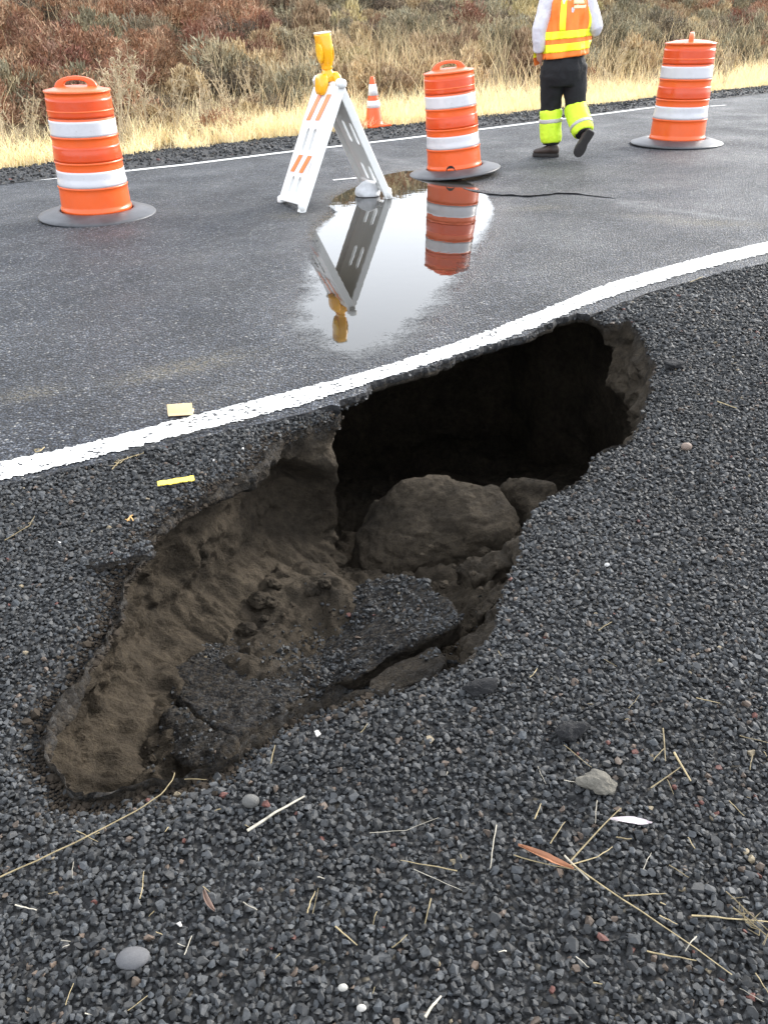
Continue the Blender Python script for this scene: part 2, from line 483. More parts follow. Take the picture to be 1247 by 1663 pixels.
for k, (dz, dn) in enumerate(((-.036, .006), (-.024, -.004), (-.010, -.003))):
    skirt[:, k, :2] = near + FLN[None, :] * (dn * -1 + .012 * fbm(np.c_[near, np.full(RN, dz * 9)], 40, 2, k + 4))[:, None] * -1
    skirt[:, k, 2] = dz
GR = np.concatenate([skirt, RV], axis=1)
MM = RM + 3
idx = np.arange(RN * MM).reshape(RN, MM)
Q = np.stack([idx[:-1, :-1], idx[1:, :-1], idx[1:, 1:], idx[:-1, 1:]], -1).reshape(-1, 4)
road = mesh_np('road', GR.reshape(-1, 3), Q, ASPHALT)
tag(road, kind='structure')
CRK = mat_plain('broken_asphalt', (.012, .012, .013), .85, .4, 30, .8, 90, .01)
road.data.materials.append(CRK)
road.data.polygons.foreach_set('material_index', np.tile((np.arange(MM - 1) < 3).astype(np.int32), RN - 1))
P2 = GR.reshape(-1, 3)[:, :2]
st = np.zeros(len(P2))
for (u, v, sx, sy, a, ang) in [(300, 597, .30, .08, .85, .5), (45, 640, .12, .06, .8, .3), (1150, 362, .35, .10, .8, -.3), (1060, 352, .25, .08, .5, -.3), (870, 338, .28, .10, .6, 0), (360, 575, .1, .05, .6, .5), (640, 352, .12, .1, .3, 0), (470, 350, .16, .14, .6, 0), (350, 640, .3, .1, .25, .5)]:
    c = at(u, v)[:2]; d = P2 - c; ca, sa = math.cos(ang), math.sin(ang)
    q = np.c_[d[:, 0] * ca + d[:, 1] * sa, -d[:, 0] * sa + d[:, 1] * ca]
    st = np.maximum(st, a * np.exp(-((q[:, 0] / sx) ** 2 + (q[:, 1] / sy) ** 2)))
attr(road, 'stain', st)
def seg_mask(P, a, b, w):
    a, b = np.array(a), np.array(b); ab = b - a
    t = np.clip(((P - a) @ ab) / (ab @ ab), 0, 1); q = P - (a + t[:, None] * ab)
    return np.exp(-(np.hypot(q[:, 0], q[:, 1]) / w) ** 2)
sf = np.zeros(len(P2))
for (u1, v1, u2, v2, w, a) in [(500, 235, 680, 268, .12, .5), (1010, 330, 1200, 356, .05, .55), (560, 258, 690, 274, .08, .4), (830, 222, 1050, 200, .16, .25), (230, 290, 480, 262, .18, .25), (0, 325, 230, 300, .25, .2), (950, 320, 1060, 330, .04, .5)]:
    sf = np.maximum(sf, a * seg_mask(P2, at(u1, v1)[:2], at(u2, v2)[:2], w))
attr(road, 'scuff', sf)
pd = poly_dist(P2, PUD)
attr(road, 'wet', np.where(inside(P2, PUD), 1.0, np.exp(-(pd / .22) ** 2)))

# painted lines, 4 mm sheets
LU = [(-420, 820), (-200, 789), (0, 752), (135, 724), (269, 688), (400, 654), (568, 612), (636, 592), (686, 575), (737, 558), (820, 528), (888, 501), (940, 479), (991, 460), (1077, 435), (1162, 412), (1247, 393), (1420, 358)]
LL = [(-420, 854), (-200, 819), (0, 782), (101, 758), (202, 731), (269, 714), (337, 697), (420, 677), (501, 655), (599, 623), (636, 611.5), (686, 596), (737, 579), (820, 552), (871, 531), (940, 501), (964, 491), (1039, 467), (1128, 441), (1247, 411), (1420, 374)]
up = np.array([at(*p)[:2] for p in LU]); lo = np.array([at(*p)[:2] for p in LL])
def smooth_line(p, n=1500):
    s = p @ dir0; q = np.linspace(max(up[0] @ dir0, lo[0] @ dir0), min(up[-1] @ dir0, lo[-1] @ dir0), n)
    x = np.interp(q, s, p[:, 0]); y = np.interp(q, s, p[:, 1])
    k = 54; ker = np.hanning(2 * k + 1); ker /= ker.sum()
    f = lambda a: np.convolve(np.r_[2 * a[0] - a[k:0:-1], a, 2 * a[-1] - a[-2:-k - 2:-1]], ker, 'valid')
    return np.c_[f(x), f(y)]
U, L = smooth_line(up), smooth_line(lo)
nrm0 = np.array([-dir0[1], dir0[0]])
U = U + nrm0 * (fbm(U, 60, 3, 31) * .012 + vnoise(U, 150, 34) * .006)[:, None]; L = L + nrm0 * (fbm(L, 60, 3, 32) * .020 + vnoise(L, 150, 33) * .006)[:, None]
rows = 6
LV = np.stack([np.c_[L * (1 - k / rows) + U * (k / rows), np.full(len(U), .004)] for k in range(rows + 1)], 1)
keep_ok = ~inside(LV[:, 0, :2], RIMW)
for i in np.where(~keep_ok)[0]:                  # the paint ends where the asphalt is gone
    ts = np.linspace(0, .9, 40); pts = L[i] * (1 - ts[:, None]) + U[i] * ts[:, None]
    ok = np.where(~inside(pts, RIMW))[0]; t0 = ts[ok[0]] if len(ok) else .9
    for k in range(rows + 1):
        tk = t0 + (1 - t0) * k / rows; LV[i, k, :2] = L[i] * (1 - tk) + U[i] * tk
ix = np.arange(LV.shape[0] * (rows + 1)).reshape(-1, rows + 1)
Q = np.stack([ix[:-1, :-1], ix[1:, :-1], ix[1:, 1:], ix[:-1, 1:]], -1).reshape(-1, 4)
tag(mesh_np('near_edge_line', LV.reshape(-1, 3), Q, PAINT), kind='structure')
def strip(name, a, w, z, mat, step=.05):
    c = resample(a, step); t = np.gradient(c, axis=0); t /= np.linalg.norm(t, axis=1)[:, None]; n = np.c_[-t[:, 1], t[:, 0]]
    A = c + n * (w / 2 + fbm(c, 25, 2, 3) * .006)[:, None]; B = c - n * (w / 2 + fbm(c, 25, 2, 8) * .006)[:, None]
    V = np.stack([np.c_[B, np.full(len(c), z)], np.c_[A, np.full(len(c), z)]], 1); i = np.arange(len(c) * 2).reshape(-1, 2)
    return mesh_np(name, V.reshape(-1, 3), np.stack([i[:-1, 0], i[1:, 0], i[1:, 1], i[:-1, 1]], -1), mat)
tag(strip('far_edge_line', far_ext[1:-1], .10, .004, PAINT), kind='structure')
tag(strip('painted_dash', np.array([at(541, 293)[:2], at(600, 287.5)[:2]]), .05, .004, PAINT, .02), kind='structure')
tag(strip('painted_tick', np.array([at(1152, 173)[:2], at(1178, 171)[:2]]), .06, .004, PAINT, .02), kind='structure')

# ------------------------------------------------------------------ gravel shoulder sheet with the hole in it
FS0 = FLN @ FAR_LINE[3]
def rim_dip(P):
    d = poly_dist(P, RIMW[::4])
    lefty = sstep(.1, -.25, P[:, 0])
    return -(.012 + .030 * lefty) * np.exp(-(d / .06) ** 2)
pts = [tuple(p) for p in RIMW]
edges = [(i, (i + 1) % NR) for i in range(NR)]
for k, off in enumerate((.015, .035, .065, .11)):
    pts += [tuple(p) for p in (RIMW + NS * (off + .004 * fbm(RIMW, 30, 2, k))[:, None])[::2 + k]]
gx, gy = np.meshgrid(np.arange(-2.2, 3.4, .11), np.arange(-.3, 6.0, .11))
gpts = np.c_[gx.ravel(), gy.ravel()] + RNG.uniform(-.03, .03, (gx.size, 2))
gd = poly_dist(gpts, RIMW[::4]); gpts = gpts[gd > .14]
pts += [tuple(p) for p in gpts]
pts += [(-90, -60), (90, -60), (90, 110), (-90, 110)] + [(x, y) for x in (-40, -15, -6, 8, 20, 45) for y in (-20, -5, 3, 12, 30)]
vv, _, ff, *_r = delaunay_2d_cdt([Vector(p) for p in pts], edges, [], 0, 1e-6)
V2 = np.array([(p.x, p.y) for p in vv]); T = np.array([list(f) for f in ff])
cen = V2[T].mean(1)
near_hole = (np.abs(cen[:, 0] - .2) < 1.2) & (np.abs(cen[:, 1] - 2.6) < 1.8)
kill = np.zeros(len(T), bool); kill[near_hole] = inside(cen[near_hole], RIMW)
far_side = (cen @ FLN - FS0) > 60
T = T[~kill & ~far_side]
z = np.full(len(V2), -.010); m = (np.abs(V2[:, 0]) < 4) & (V2[:, 1] < 7) & (V2[:, 1] > -1)
z[m] += fbm(V2[m], 2.2, 3, 41) * .010 + rim_dip(V2[m])
def road_side(P):                                # metres onto the asphalt from its near edge (negative: on the shoulder)
    q = P @ dir0; s = near @ dir0; o = np.argsort(s)
    e = np.interp(q, s[o], (near @ nrm0)[o]); return P @ nrm0 - e
rs = road_side(V2); z = np.where(rs > -.02, np.minimum(z, -.012), z); z = np.where((rs > .3) , -.05, z)
shoulder = mesh_np('gravel_shoulder', np.c_[V2, z], T, BED)
tag(shoulder, kind='structure')
def shoulder_z(P):
    return -.010 + fbm(P, 2.2, 3, 41) * .010 + rim_dip(P)

# ------------------------------------------------------------------ the pit: undercut walls and a lumpy floor
ks = np.r_[0, .012, .03, .045, .06, .075, np.arange(.09, .75, .014), np.arange(.76, 1.7, .03)]
W = np.zeros((len(ks), NR, 3)); gr = np.zeros((len(ks), NR))
LE = np.minimum(LEAN, .2)
leftness = sstep(.0, .08, LEAN) * sstep(.1, -.15, RIMW[:, 0])
deep = sstep(.4, .9, UND)
RIMS = _smooth(_rr[:, :2], 9)
for k, t in enumerate(ks):
    off = UND * (deep * sstep(.035, .24, t) + (1 - deep) * sstep(.09, .34, t)) - LE * sstep(.36, .66, t) * (1.0 + .25 * leftness)
    right_end = sstep(.6, .9, RIMW[:, 0]) * sstep(.0, .05, LEAN)
    off = np.where(right_end > .5, -LE * sstep(0, .30, t) + UND * sstep(.30, .55, t), off)
    cr = np.interp(RIMW[:, 0], [-.62, -.40, -.2], [.085, .13, .22]) + .07 * fbm(RIMW, 3.0, 4, 61)
    off = off + leftness * (.11 * sstep(cr - .05, cr + .03, t) * (1 - sstep(.40, .62, t)) - .012 * np.exp(-((t - .05) / .04) ** 2) + .04 * np.exp(-((t - cr - .03) / .03) ** 2))
    base = RIMW + (RIMS - RIMW) * sstep(.02, .12, t)
    P = np.c_[base + NS * off[:, None], np.full(NR, -t)]      # noise is read where the wall really is
    w = sstep(0, .10, t)
    lump = fbm(P, 4, 4, 71) * .07 + (.45 - np.abs(fbm(P, 9, 4, 75))) * .03 + blocky(P, 73) * (.9 + .5 * fbm(P, 3, 2, 70))
    strat = .010 * vnoise(np.c_[P[:, 0] * 2, P[:, 1] * 2, P[:, 2] * 24 + fbm(P, 3, 2, 78) * 3], 1, 77) * leftness
    off = off + (lump + strat) * w + (1 - w) * fbm(P, 50, 2, 79) * .010 * (t > 0)
    W[k, :, :2] = base + NS * off[:, None]; W[k, :, 2] = -t + (-.012 - .03 * leftness if k == 0 else -.004) + (blocky(P * [1, 1, .5] + [0, 0, 9], 83) * .8 + fbm(P, 14, 3, 85) * .012) * sstep(.28, .45, t) * leftness
    gr[k] = .85 * np.clip(1.10 - t / (.055 + .07 * leftness) + fbm(P, 18, 3, 81) * .9, 0, 1)
ix = np.arange(len(ks) * NR).reshape(len(ks), NR)
Q = np.stack([ix[:-1, :], np.roll(ix[:-1, :], -1, 1), np.roll(ix[1:, :], -1, 1), ix[1:, :]], -1).reshape(-1, 4)
walls = mesh_np('pit_wall', W.reshape(-1, 3), Q, SOIL, smooth=True)
attr(walls, 'gravelly', gr.ravel())
tag(walls, kind='structure')
CTRL = [(-.62, 1.35, -.40), (-.60, 1.75, -.44), (-.45, 1.55, -.50), (-.40, 2.1, -.50), (-.2, 1.8, -.57), (-.15, 2.35, -.60), (.0, 2.1, -.62), (-.30, 2.60, -.46), (-.05, 2.8, -.66), (.2, 2.45, -.62), (.35, 2.75, -.66),
        (.45, 3.1, -.80), (.1, 3.2, -.80), (.7, 2.9, -.85), (.8, 3.5, -1.0), (.35, 3.7, -1.02), (1.0, 3.2, -1.0), (.4, 4.4, -1.3), (-.2, 3.9, -1.2), (1.4, 4.0, -1.25), (.9, 5.2, -1.4), (0, 5.2, -1.4), (.2, 1.6, -.6)]
HEAPS = [(-.02, 2.08, .20, .20, .10), (-.27, 1.72, .16, .18, .07), (.36, 2.55, .14, .2, .16), (.25, 2.85, .30, .14, .06), (-.12, 2.55, .12, .12, .06)]
def floor_z(P):
    num = 0; den = 0
    for (x, y, zz) in CTRL:
        w = 1 / (((P[:, 0] - x) ** 2 + (P[:, 1] - y) ** 2) ** 1.25 + .004); num = num + w * zz; den = den + w
    z = num / den
    for (x, y, rx, ry, hh) in HEAPS: z = z + hh * np.exp(-(((P[:, 0] - x) / rx) ** 2 + ((P[:, 1] - y) / ry) ** 2))
    return z + blocky(np.c_[P, np.zeros(len(P))], 99) * .8 + fbm(P, 3.2, 5, 91) * .06 + (.5 - np.abs(fbm(P, 8, 4, 95))) * .035 + fbm(P, 40, 3, 93) * .012
gx, gy = np.meshgrid(np.r_[np.arange(-1.1, .9, .011), np.arange(.9, 3.4, .03)], np.r_[np.arange(.9, 3.5, .011), np.arange(3.5, 6.8, .03)])
FP = np.c_[gx.ravel(), gy.ravel()]
ny, nx = gx.shape
FV = np.c_[FP, floor_z(FP)]
ix = np.arange(nx * ny).reshape(ny, nx)
Q = np.stack([ix[:-1, :-1], ix[:-1, 1:], ix[1:, 1:], ix[1:, :-1]], -1).reshape(-1, 4)
pit = mesh_np('pit_floor', FV, Q, SOIL, smooth=True)
gz = np.exp(-(((FP[:, 0] + .05) / .30) ** 2 + ((FP[:, 1] - 2.02) / .30) ** 2)) + .8 * np.exp(-(((FP[:, 0] + .33) / .2) ** 2 + ((FP[:, 1] - 1.55) / .22) ** 2))
attr(pit, 'gravelly', np.clip(gz * 1.3 + fbm(FP, 9, 3, 97) * .5 - .15, 0, 1))
tag(pit, kind='structure')

# ------------------------------------------------------------------ loose crushed stone
def make_stone_bases(n, seed, npt=13):
    rnd = random.Random(seed); out = []
    for _ in range(n):
        bm = bmesh.new()
        sx, sy, sz = 1.0, rnd.uniform(.62, .98), rnd.uniform(.48, .80)
        for k in range(npt):
            d = Vector((rnd.gauss(0, 1), rnd.gauss(0, 1), rnd.gauss(0, 1))).normalized() * rnd.uniform(.86, 1.05)
            bm.verts.new((d.x * sx, d.y * sy, d.z * sz))
        r = bmesh.ops.convex_hull(bm, input=bm.verts[:])
        bmesh.ops.delete(bm, geom=[v for v in bm.verts if not v.link_faces], context='VERTS')
        bm.verts.index_update()
        V = np.array([v.co[:] for v in bm.verts]); Fc = np.array([[v.index for v in f.verts] for f in bm.faces])
        bm.free(); out.append((V, Fc))
    return out
BASES = make_stone_bases(24, 5)
def rotmats(yaw, tx, ty):
    c, s = np.cos(yaw), np.sin(yaw); a, b = np.cos(tx), np.sin(tx); e, f = np.cos(ty), np.sin(ty); o = np.zeros_like(c); i = np.ones_like(c)
    Z = np.stack([np.stack([c, -s, o], -1), np.stack([s, c, o], -1), np.stack([o, o, i], -1)], -2)
    X = np.stack([np.stack([i, o, o], -1), np.stack([o, a, -b], -1), np.stack([o, b, a], -1)], -2)
    Y = np.stack([np.stack([e, o, f], -1), np.stack([o, i, o], -1), np.stack([-f, o, e], -1)], -2)
    return Z @ X @ Y
def stone_tones(n):
    g = RNG.uniform(0, 1, n) ** 1.35
    v = .013 + .040 * g ** 1.15
    tint = RNG.normal(0, .05, n)
    c = np.stack([v * (1 + tint * .4 - .03), v * (1.0 + .02), v * (1.07 - tint * .5)], -1)
    k = RNG.uniform(0, 1, n)
    brown = k < .022; c[brown] = np.stack([.060 + .03 * g[brown], .045 + .02 * g[brown], .034 + .015 * g[brown]], -1)
    red = (k > .05) & (k < .053); c[red] = (.085, .032, .025)
    tan = (k > .058) & (k < .0605); c[tan] = (.16, .13, .085)
    wht = (k > .064) & (k < .0644); c[wht] = (.6, .58, .55)
    return np.c_[c, np.ones(n)]
def scatter(name, P, R, parent=None, tilt=.38, mat=None):
    """P (n,3) centres, R (n,) radii -> one mesh of stones."""
    n = len(P); pick = RNG.integers(0, len(BASES), n); M = rotmats(RNG.uniform(0, 2 * PI, n), RNG.normal(0, tilt, n), RNG.normal(0, tilt, n)); tones = stone_tones(n); tones[:, :3] *= np.clip(1 + .42 * fbm(P[:, :2], 1.6, 4, 141) + .25 * fbm(P[:, :2], 7, 2, 143), .45, 1.6)[:, None]
    Vs, Fs, Ts, b = [], [], [], 0
    for k, (bv, bf) in enumerate(BASES):
        s = np.where(pick == k)[0]
        if not len(s): continue
        v = np.einsum('nij,vj->nvi', M[s], bv) * R[s][:, None, None] + P[s][:, None, :]
        f = bf[None] + (np.arange(len(s)) * len(bv))[:, None, None] + b
        Vs.append(v.reshape(-1, 3)); Fs.append(f.reshape(-1, 3)); Ts.append(np.repeat(tones[s], len(bv), 0)); b += len(s) * len(bv)
    o = mesh_np(name, np.vstack(Vs), np.vstack(Fs), mat or STONE, parent)
    attr(o, 'tone', np.vstack(Ts), 'FLOAT_COLOR')
    return o
def jitter_grid(x0, x1, y0, y1, cell):
    gx, gy = np.meshgrid(np.arange(x0, x1, cell), np.arange(y0, y1, cell))
    return np.c_[gx.ravel(), gy.ravel()] + RNG.uniform(-.5, .5, (gx.size, 2)) * cell * 1.1
PS, RS = [], []
for (y0, y1, cell) in ((.35, 2.2, .0112), (2.2, 3.6, .0122), (3.6, 6.3, .0150)):
    for layer in range(2):
        p = jitter_grid(-1.9 if y0 < 3.6 else -.6, 3.3, y0, y1, cell if layer == 0 else cell * 1.35)
        hw = .62 * p[:, 1] + .80                                   # a margin beyond the picture's sides
        p = p[(np.abs(p[:, 0]) < hw) & (road_side(p) < .004)]
        nh = (np.abs(p[:, 0] - .25) < 1.1) & (np.abs(p[:, 1] - 2.6) < 1.7)
        k = np.ones(len(p), bool); k[nh] = ~inside(p[nh], RIMW + NS * -.004)
        p = p[k]
        if layer == 0: p = p[RNG.uniform(0, 1, len(p)) < .8]
        # bare earthy lip at the left end of the hole
        d = poly_dist(p, RIMW[::4]); lip = sstep(-.30, -.55, p[:, 0]) * np.exp(-(d / .055) ** 2)
        p = p[RNG.uniform(0, 1, len(p)) > lip * .7]
        r = cell * np.clip(np.exp(RNG.normal(-.46, .27, len(p))), .3, 1.25)
        z = shoulder_z(p) + r * (.25 + .35 * layer) + RNG.uniform(-.002, .003, len(p))
        PS.append(np.c_[p, z]); RS.append(r)
PS, RS = np.vstack(PS), np.concatenate(RS)
gravel = scatter('gravel', PS, RS)
tag(gravel, 'loose dark crushed gravel covering the road shoulder around the hole', 'gravel', kind='stuff')
print('stones', len(PS))

# ------------------------------------------------------------------ puddle: a level sheet of water, grains of asphalt poking through its margin
def mat_water():
    t = NT('puddle_water')
    t.set(col=(.020, .018, .014), rough=.015, spec=.5, ior=1.42)
    t.bump(t.noise(7, 2), .012, .02)
    e = t.attr('edge'); so = t.attr('soft')
    grain = t.math('ADD', t.math('MULTIPLY', t.math('SUBTRACT', t.noise(45, 4, .75), .5), 1.5), t.math('MULTIPLY', t.math('SUBTRACT', t.noise(6, 4, .6), .5), 1.1))
    f = t.math('ADD', t.math('DIVIDE', e, so), grain)
    msk = t.ramp(f, [(.12, 0.0), (.80, 1.0)])
    tr = t.new('BsdfTransparent'); mx = t.new('MixShader')
    t.link(msk, mx.inputs[0]); t.link(tr.outputs[0], mx.inputs[1]); t.link(t.b.outputs[0], mx.inputs[2]); t.link(mx.outputs[0], t.out.inputs[0])
    return t.m
gx, gy = np.meshgrid(np.arange(-.9, 1.4, .025), np.arange(3.3, 9.2, .03))
pp = np.c_[gx.ravel(), gy.ravel()]
sd_ = poly_dist(pp, PUD) * np.where(inside(pp, PUD), 1, -1)
pyy = pp[:, 1]
soft = np.where(pyy > 6.6, .035, np.interp(pyy, [3.5, 4.6, 5.6, 6.6], [.30, .19, .11, .055]))
ny, nx = gx.shape; ix = np.arange(nx * ny).reshape(ny, nx)
Q = np.stack([ix[:-1, :-1], ix[:-1, 1:], ix[1:, 1:], ix[1:, :-1]], -1).reshape(-1, 4)
Q = Q[(sd_[Q] > -1.2 * soft[Q]).any(1)]
used = np.unique(Q); remap = np.full(nx * ny, -1); remap[used] = np.arange(len(used))
puddle = mesh_np('puddle', np.c_[pp[used], np.full(len(used), .0042)], remap[Q], mat_water())
attr(puddle, 'edge', sd_[used] + .70 * soft[used]); attr(puddle, 'soft', soft[used])
tag(puddle, kind='structure')

# raised broken lip of asphalt running from the tilted barrel to the right
lp = np.array([at(*p)[:2] for p in [(752, 307), (775, 313), (800, 317), (830, 318), (860, 320), (885, 318), (905, 315), (935, 316), (965, 319), (1000, 323)]])
lp = resample(lp, .012); lp[:, 1] += fbm(lp, 9, 4, 51) * .03
hh = .010 * np.sin(np.linspace(.15, PI, len(lp))) ** .6 * (1 + .4 * fbm(lp, 20, 2, 53)) + .002
rz = road_z(lp)
V = np.stack([np.c_[lp - [0, .006], rz + .001], np.c_[lp - [0, .012], rz + hh], np.c_[lp + [0, .03], rz + hh * .8], np.c_[lp + [0, .16], road_z(lp + [0, .16]) + .0015]], 1)
i = np.arange(len(lp) * 4).reshape(-1, 4)
Q = np.stack([i[:-1, :-1], i[1:, :-1], i[1:, 1:], i[:-1, 1:]], -1).reshape(-1, 4)
lip_o = mesh_np('cracked_asphalt', V.reshape(-1, 3), Q, None)
lip_o.data.materials.append(ASPHALT); lip_o.data.materials.append(CRK)
lip_o.data.polygons.foreach_set('material_index', np.tile([1, 0, 0], len(lp) - 1).astype(np.int32))
tag(lip_o, kind='structure')
def crack_strip(name, px, w, z):
    c = resample(np.array([at(*p)[:2] for p in px]), .008); c = c + nrm0 * (fbm(c, 22, 4, 57) * .016)[:, None]
    ww = w * np.clip(.35 + fbm(c, 12, 3, 58) * 1.3, .0, 1) + .0006
    V = np.stack([np.c_[c - nrm0 * ww[:, None], np.full(len(c), z)], np.c_[c + nrm0 * ww[:, None], np.full(len(c), z)]], 1); i = np.arange(len(c) * 2).reshape(-1, 2)
    o = mesh_np(name, V.reshape(-1, 3), np.stack([i[:-1, 0], i[1:, 0], i[1:, 1], i[:-1, 1]], -1), BLACK); tag(o, kind='structure')
BLACK = mat_plain('crack_shadow', (.008, .008, .008), .95, .3, 30, 0)
crack_strip('road_crack', [(60, 776), (130, 760), (190, 742), (240, 725), (290, 712), (340, 698), (385, 690), (420, 680), (450, 673)], .010, .0075)

# ------------------------------------------------------------------ far verge and hillside
def SA(a, s):
    return FAR_LINE[3] + FLD * np.asarray(a)[..., None] + FLN * np.asarray(s)[..., None]
def hill_h(P):
    s = P @ FLN - FS0
    h = -.03 * sstep(.2, 1.2, s) + np.clip(s - 2.0, 0, None) * .17 + np.clip(s - 9, 0, 55) * .055
    h = np.where(s > 64, h - (s - 64) * .12, h)
    return h + fbm(P, .25, 4, 101) * .35 * sstep(1.5, 7, s) + fbm(P, .05, 3, 103) * 1.6 * sstep(10, 40, s) + fbm(P, 2.0, 2, 105) * .02 * sstep(.5, 1.5, s)
sv = np.r_[np.arange(.16, 4, .16), np.arange(4, 16, .5), np.arange(16, 150, 4)]
av = np.r_[-140, np.arange(-90, -26, 6), np.arange(-26, 34, .25), np.arange(36, 110, 6), 150]
A, S = np.meshgrid(av, sv); HP = SA(A.ravel(), S.ravel())
HZ = hill_h(HP) - .006
ny, nx = A.shape; ix = np.arange(nx * ny).reshape(ny, nx)
Q = np.stack([ix[:-1, :-1], ix[:-1, 1:], ix[1:, 1:], ix[1:, :-1]], -1).reshape(-1, 4)
def mat_hill():
    t = NT('dry_hillside')
    c = t.ramp(t.noise(.35, 6, .65), [(.3, (.18, .13, .085)), (.5, (.32, .24, .145)), (.7, (.22, .15, .095))])
    c = t.mix(t.ramp(t.noise(5, 5, .7), [(.35, 0.0), (.7, .7)]), c, (.06, .048, .032))
    t.set(col=c, rough=.95, spec=.1); t.bump(t.noise(3, 6, .75), 1.0, .25)
    return t.m
hill = mesh_np('hillside', np.c_[HP, HZ], Q, mat_hill(), smooth=True)
tag(hill, kind='structure')
sa = np.arange(-30, 36, .25); ss = np.linspace(.10, 1.45, 12); A, S = np.meshgrid(sa, ss)
wide = np.interp(A.ravel(), [-10, 0, 6, 14], [1.0, 1.0, .75, .65])
Sx = .1 + (S.ravel() - .1) * wide; FPp = SA(A.ravel(), Sx)
FZ = hill_h(FPp) + .004 + .03 * np.sin((Sx - .1) / (1.35 * wide) * PI) + fbm(FPp, 5, 3, 107) * .018 * sstep(.2, .5, Sx)
ny, nx = A.shape; ix = np.arange(nx * ny).reshape(ny, nx)
Q = np.stack([ix[:-1, :-1], ix[:-1, 1:], ix[1:, 1:], ix[1:, :-1]], -1).reshape(-1, 4)
tag(mesh_np('far_gravel_shoulder', np.c_[FPp, FZ], Q, BED_FAR), kind='structure')
nst = 9000
fa = RNG.uniform(-9, 14, nst); fs = .14 + RNG.uniform(0, 1, nst) * 1.25 * np.interp(fa, [-10, 0, 6, 14], [1.0, 1.0, .75, .65])
fp = SA(fa, fs); fr = np.exp(RNG.normal(-4.15, .35, nst))
fst = scatter('far_gravel', np.c_[fp, hill_h(fp) + .012 + .03 * np.sin(np.clip((fs - .1) / 1.3, 0, 1) * PI)], fr)
tag(fst, 'coarse grey gravel along the far edge of the road', 'gravel', kind='stuff')

# ------------------------------------------------------------------ dry vegetation
def mat_leaf(name, rough=.8):
    t = NT(name)
    oi = t.new('ObjectInfo').outputs['Random']
    c = t.attr('tone', 'Color')
    hs = t.new('HueSaturation'); t.link(c, hs.inputs['Color'])
    t.link(t.ramp(oi, [(0, .72), (1, 1.28)]), hs.inputs['Value']); t.link(t.ramp(oi, [(0, .485), (.5, .51), (1, .5)]), hs.inputs['Hue'])
    t.set(col=hs.outputs[0], rough=rough, spec=.2)
    return t.m
LEAF = mat_leaf('dry_foliage')
def px_of(P3):
    q = P3 - _C; w = q @ _F
    return 623.5 + FPX * (q @ _R) / w, 831.5 + FPX * (q @ _D) / w, w
def blades(P, z0, H, Wd, lean, tones, seg=3, seed=0):
    """Curved tapering grass blades as one vertex/face set."""
    n = len(P); r = np.random.default_rng(seed)
    yaw = r.uniform(0, 2 * PI, n); la = r.uniform(0, 2 * PI, n); L = lean * r.uniform(.3, 1.6, n)
    V = np.zeros((n, 2 * seg + 1, 3))
    for k in range(seg + 1):
        f = k / seg; w = Wd * (1 - f) ** .7 * .5
        cx = P[:, 0] + np.cos(la) * L * H * f ** 1.8; cy = P[:, 1] + np.sin(la) * L * H * f ** 1.8; cz = z0 + H * f * (1 - .25 * L * f)
        if k == seg: V[:, 2 * seg] = np.stack([cx, cy, cz], -1)
        else:
            V[:, 2 * k] = np.stack([cx - np.cos(yaw) * w, cy - np.sin(yaw) * w, cz], -1); V[:, 2 * k + 1] = np.stack([cx + np.cos(yaw) * w, cy + np.sin(yaw) * w, cz], -1)
    F3 = []
    for k in range(seg - 1):
        a = 2 * k; F3 += [(a, a + 1, a + 3), (a, a + 3, a + 2)]
    a = 2 * (seg - 1); F3 += [(a, a + 1, a + 2)]
    Fc = (np.array(F3)[None] + (np.arange(n) * (2 * seg + 1))[:, None, None]).reshape(-1, 3)
    return V.reshape(-1, 3), Fc, np.repeat(tones, 2 * seg + 1, 0)
def straw_tones(n, base, var=.25):
    k = 1 + RNG.uniform(-var, var, n); c = np.array(base)[None] * k[:, None]; c[:, 1] *= 1 + RNG.uniform(-.06, .06, n)
    return np.c_[c, np.ones(n)]
# pale verge grass
nb = 46000
ga = RNG.uniform(-9, 15, nb); gs0 = np.interp(ga, [-10, 0, 6, 14], [1.28, 1.30, .98, .82])
gs = gs0 + np.abs(RNG.normal(0, .62, nb)) + fbm(np.c_[ga, ga * 0], 1.2, 3, 111) * .22
gp = SA(ga, gs); clump = fbm(gp, 1.6, 3, 113)
kp = clump > -.35; ga, gs, gp, clump = ga[kp], gs[kp], gp[kp], clump[kp]
gh = (.16 + .14 * sstep(0, .8, gs - 1.1)) * (1 + .5 * clump) * RNG.uniform(.6, 1.3, len(gp))
V, Fc, Tn = blades(gp, hill_h(gp) - .01, gh, RNG.uniform(.006, .011, len(gp)), .55, straw_tones(len(gp), (.82, .68, .42)), 2, 1)
o = mesh_np('verge_grass', V, Fc, LEAF); attr(o, 'tone', Tn, 'FLOAT_COLOR')
tag(o, 'pale straw coloured grass fringing the far side of the road', 'grass', kind='stuff')
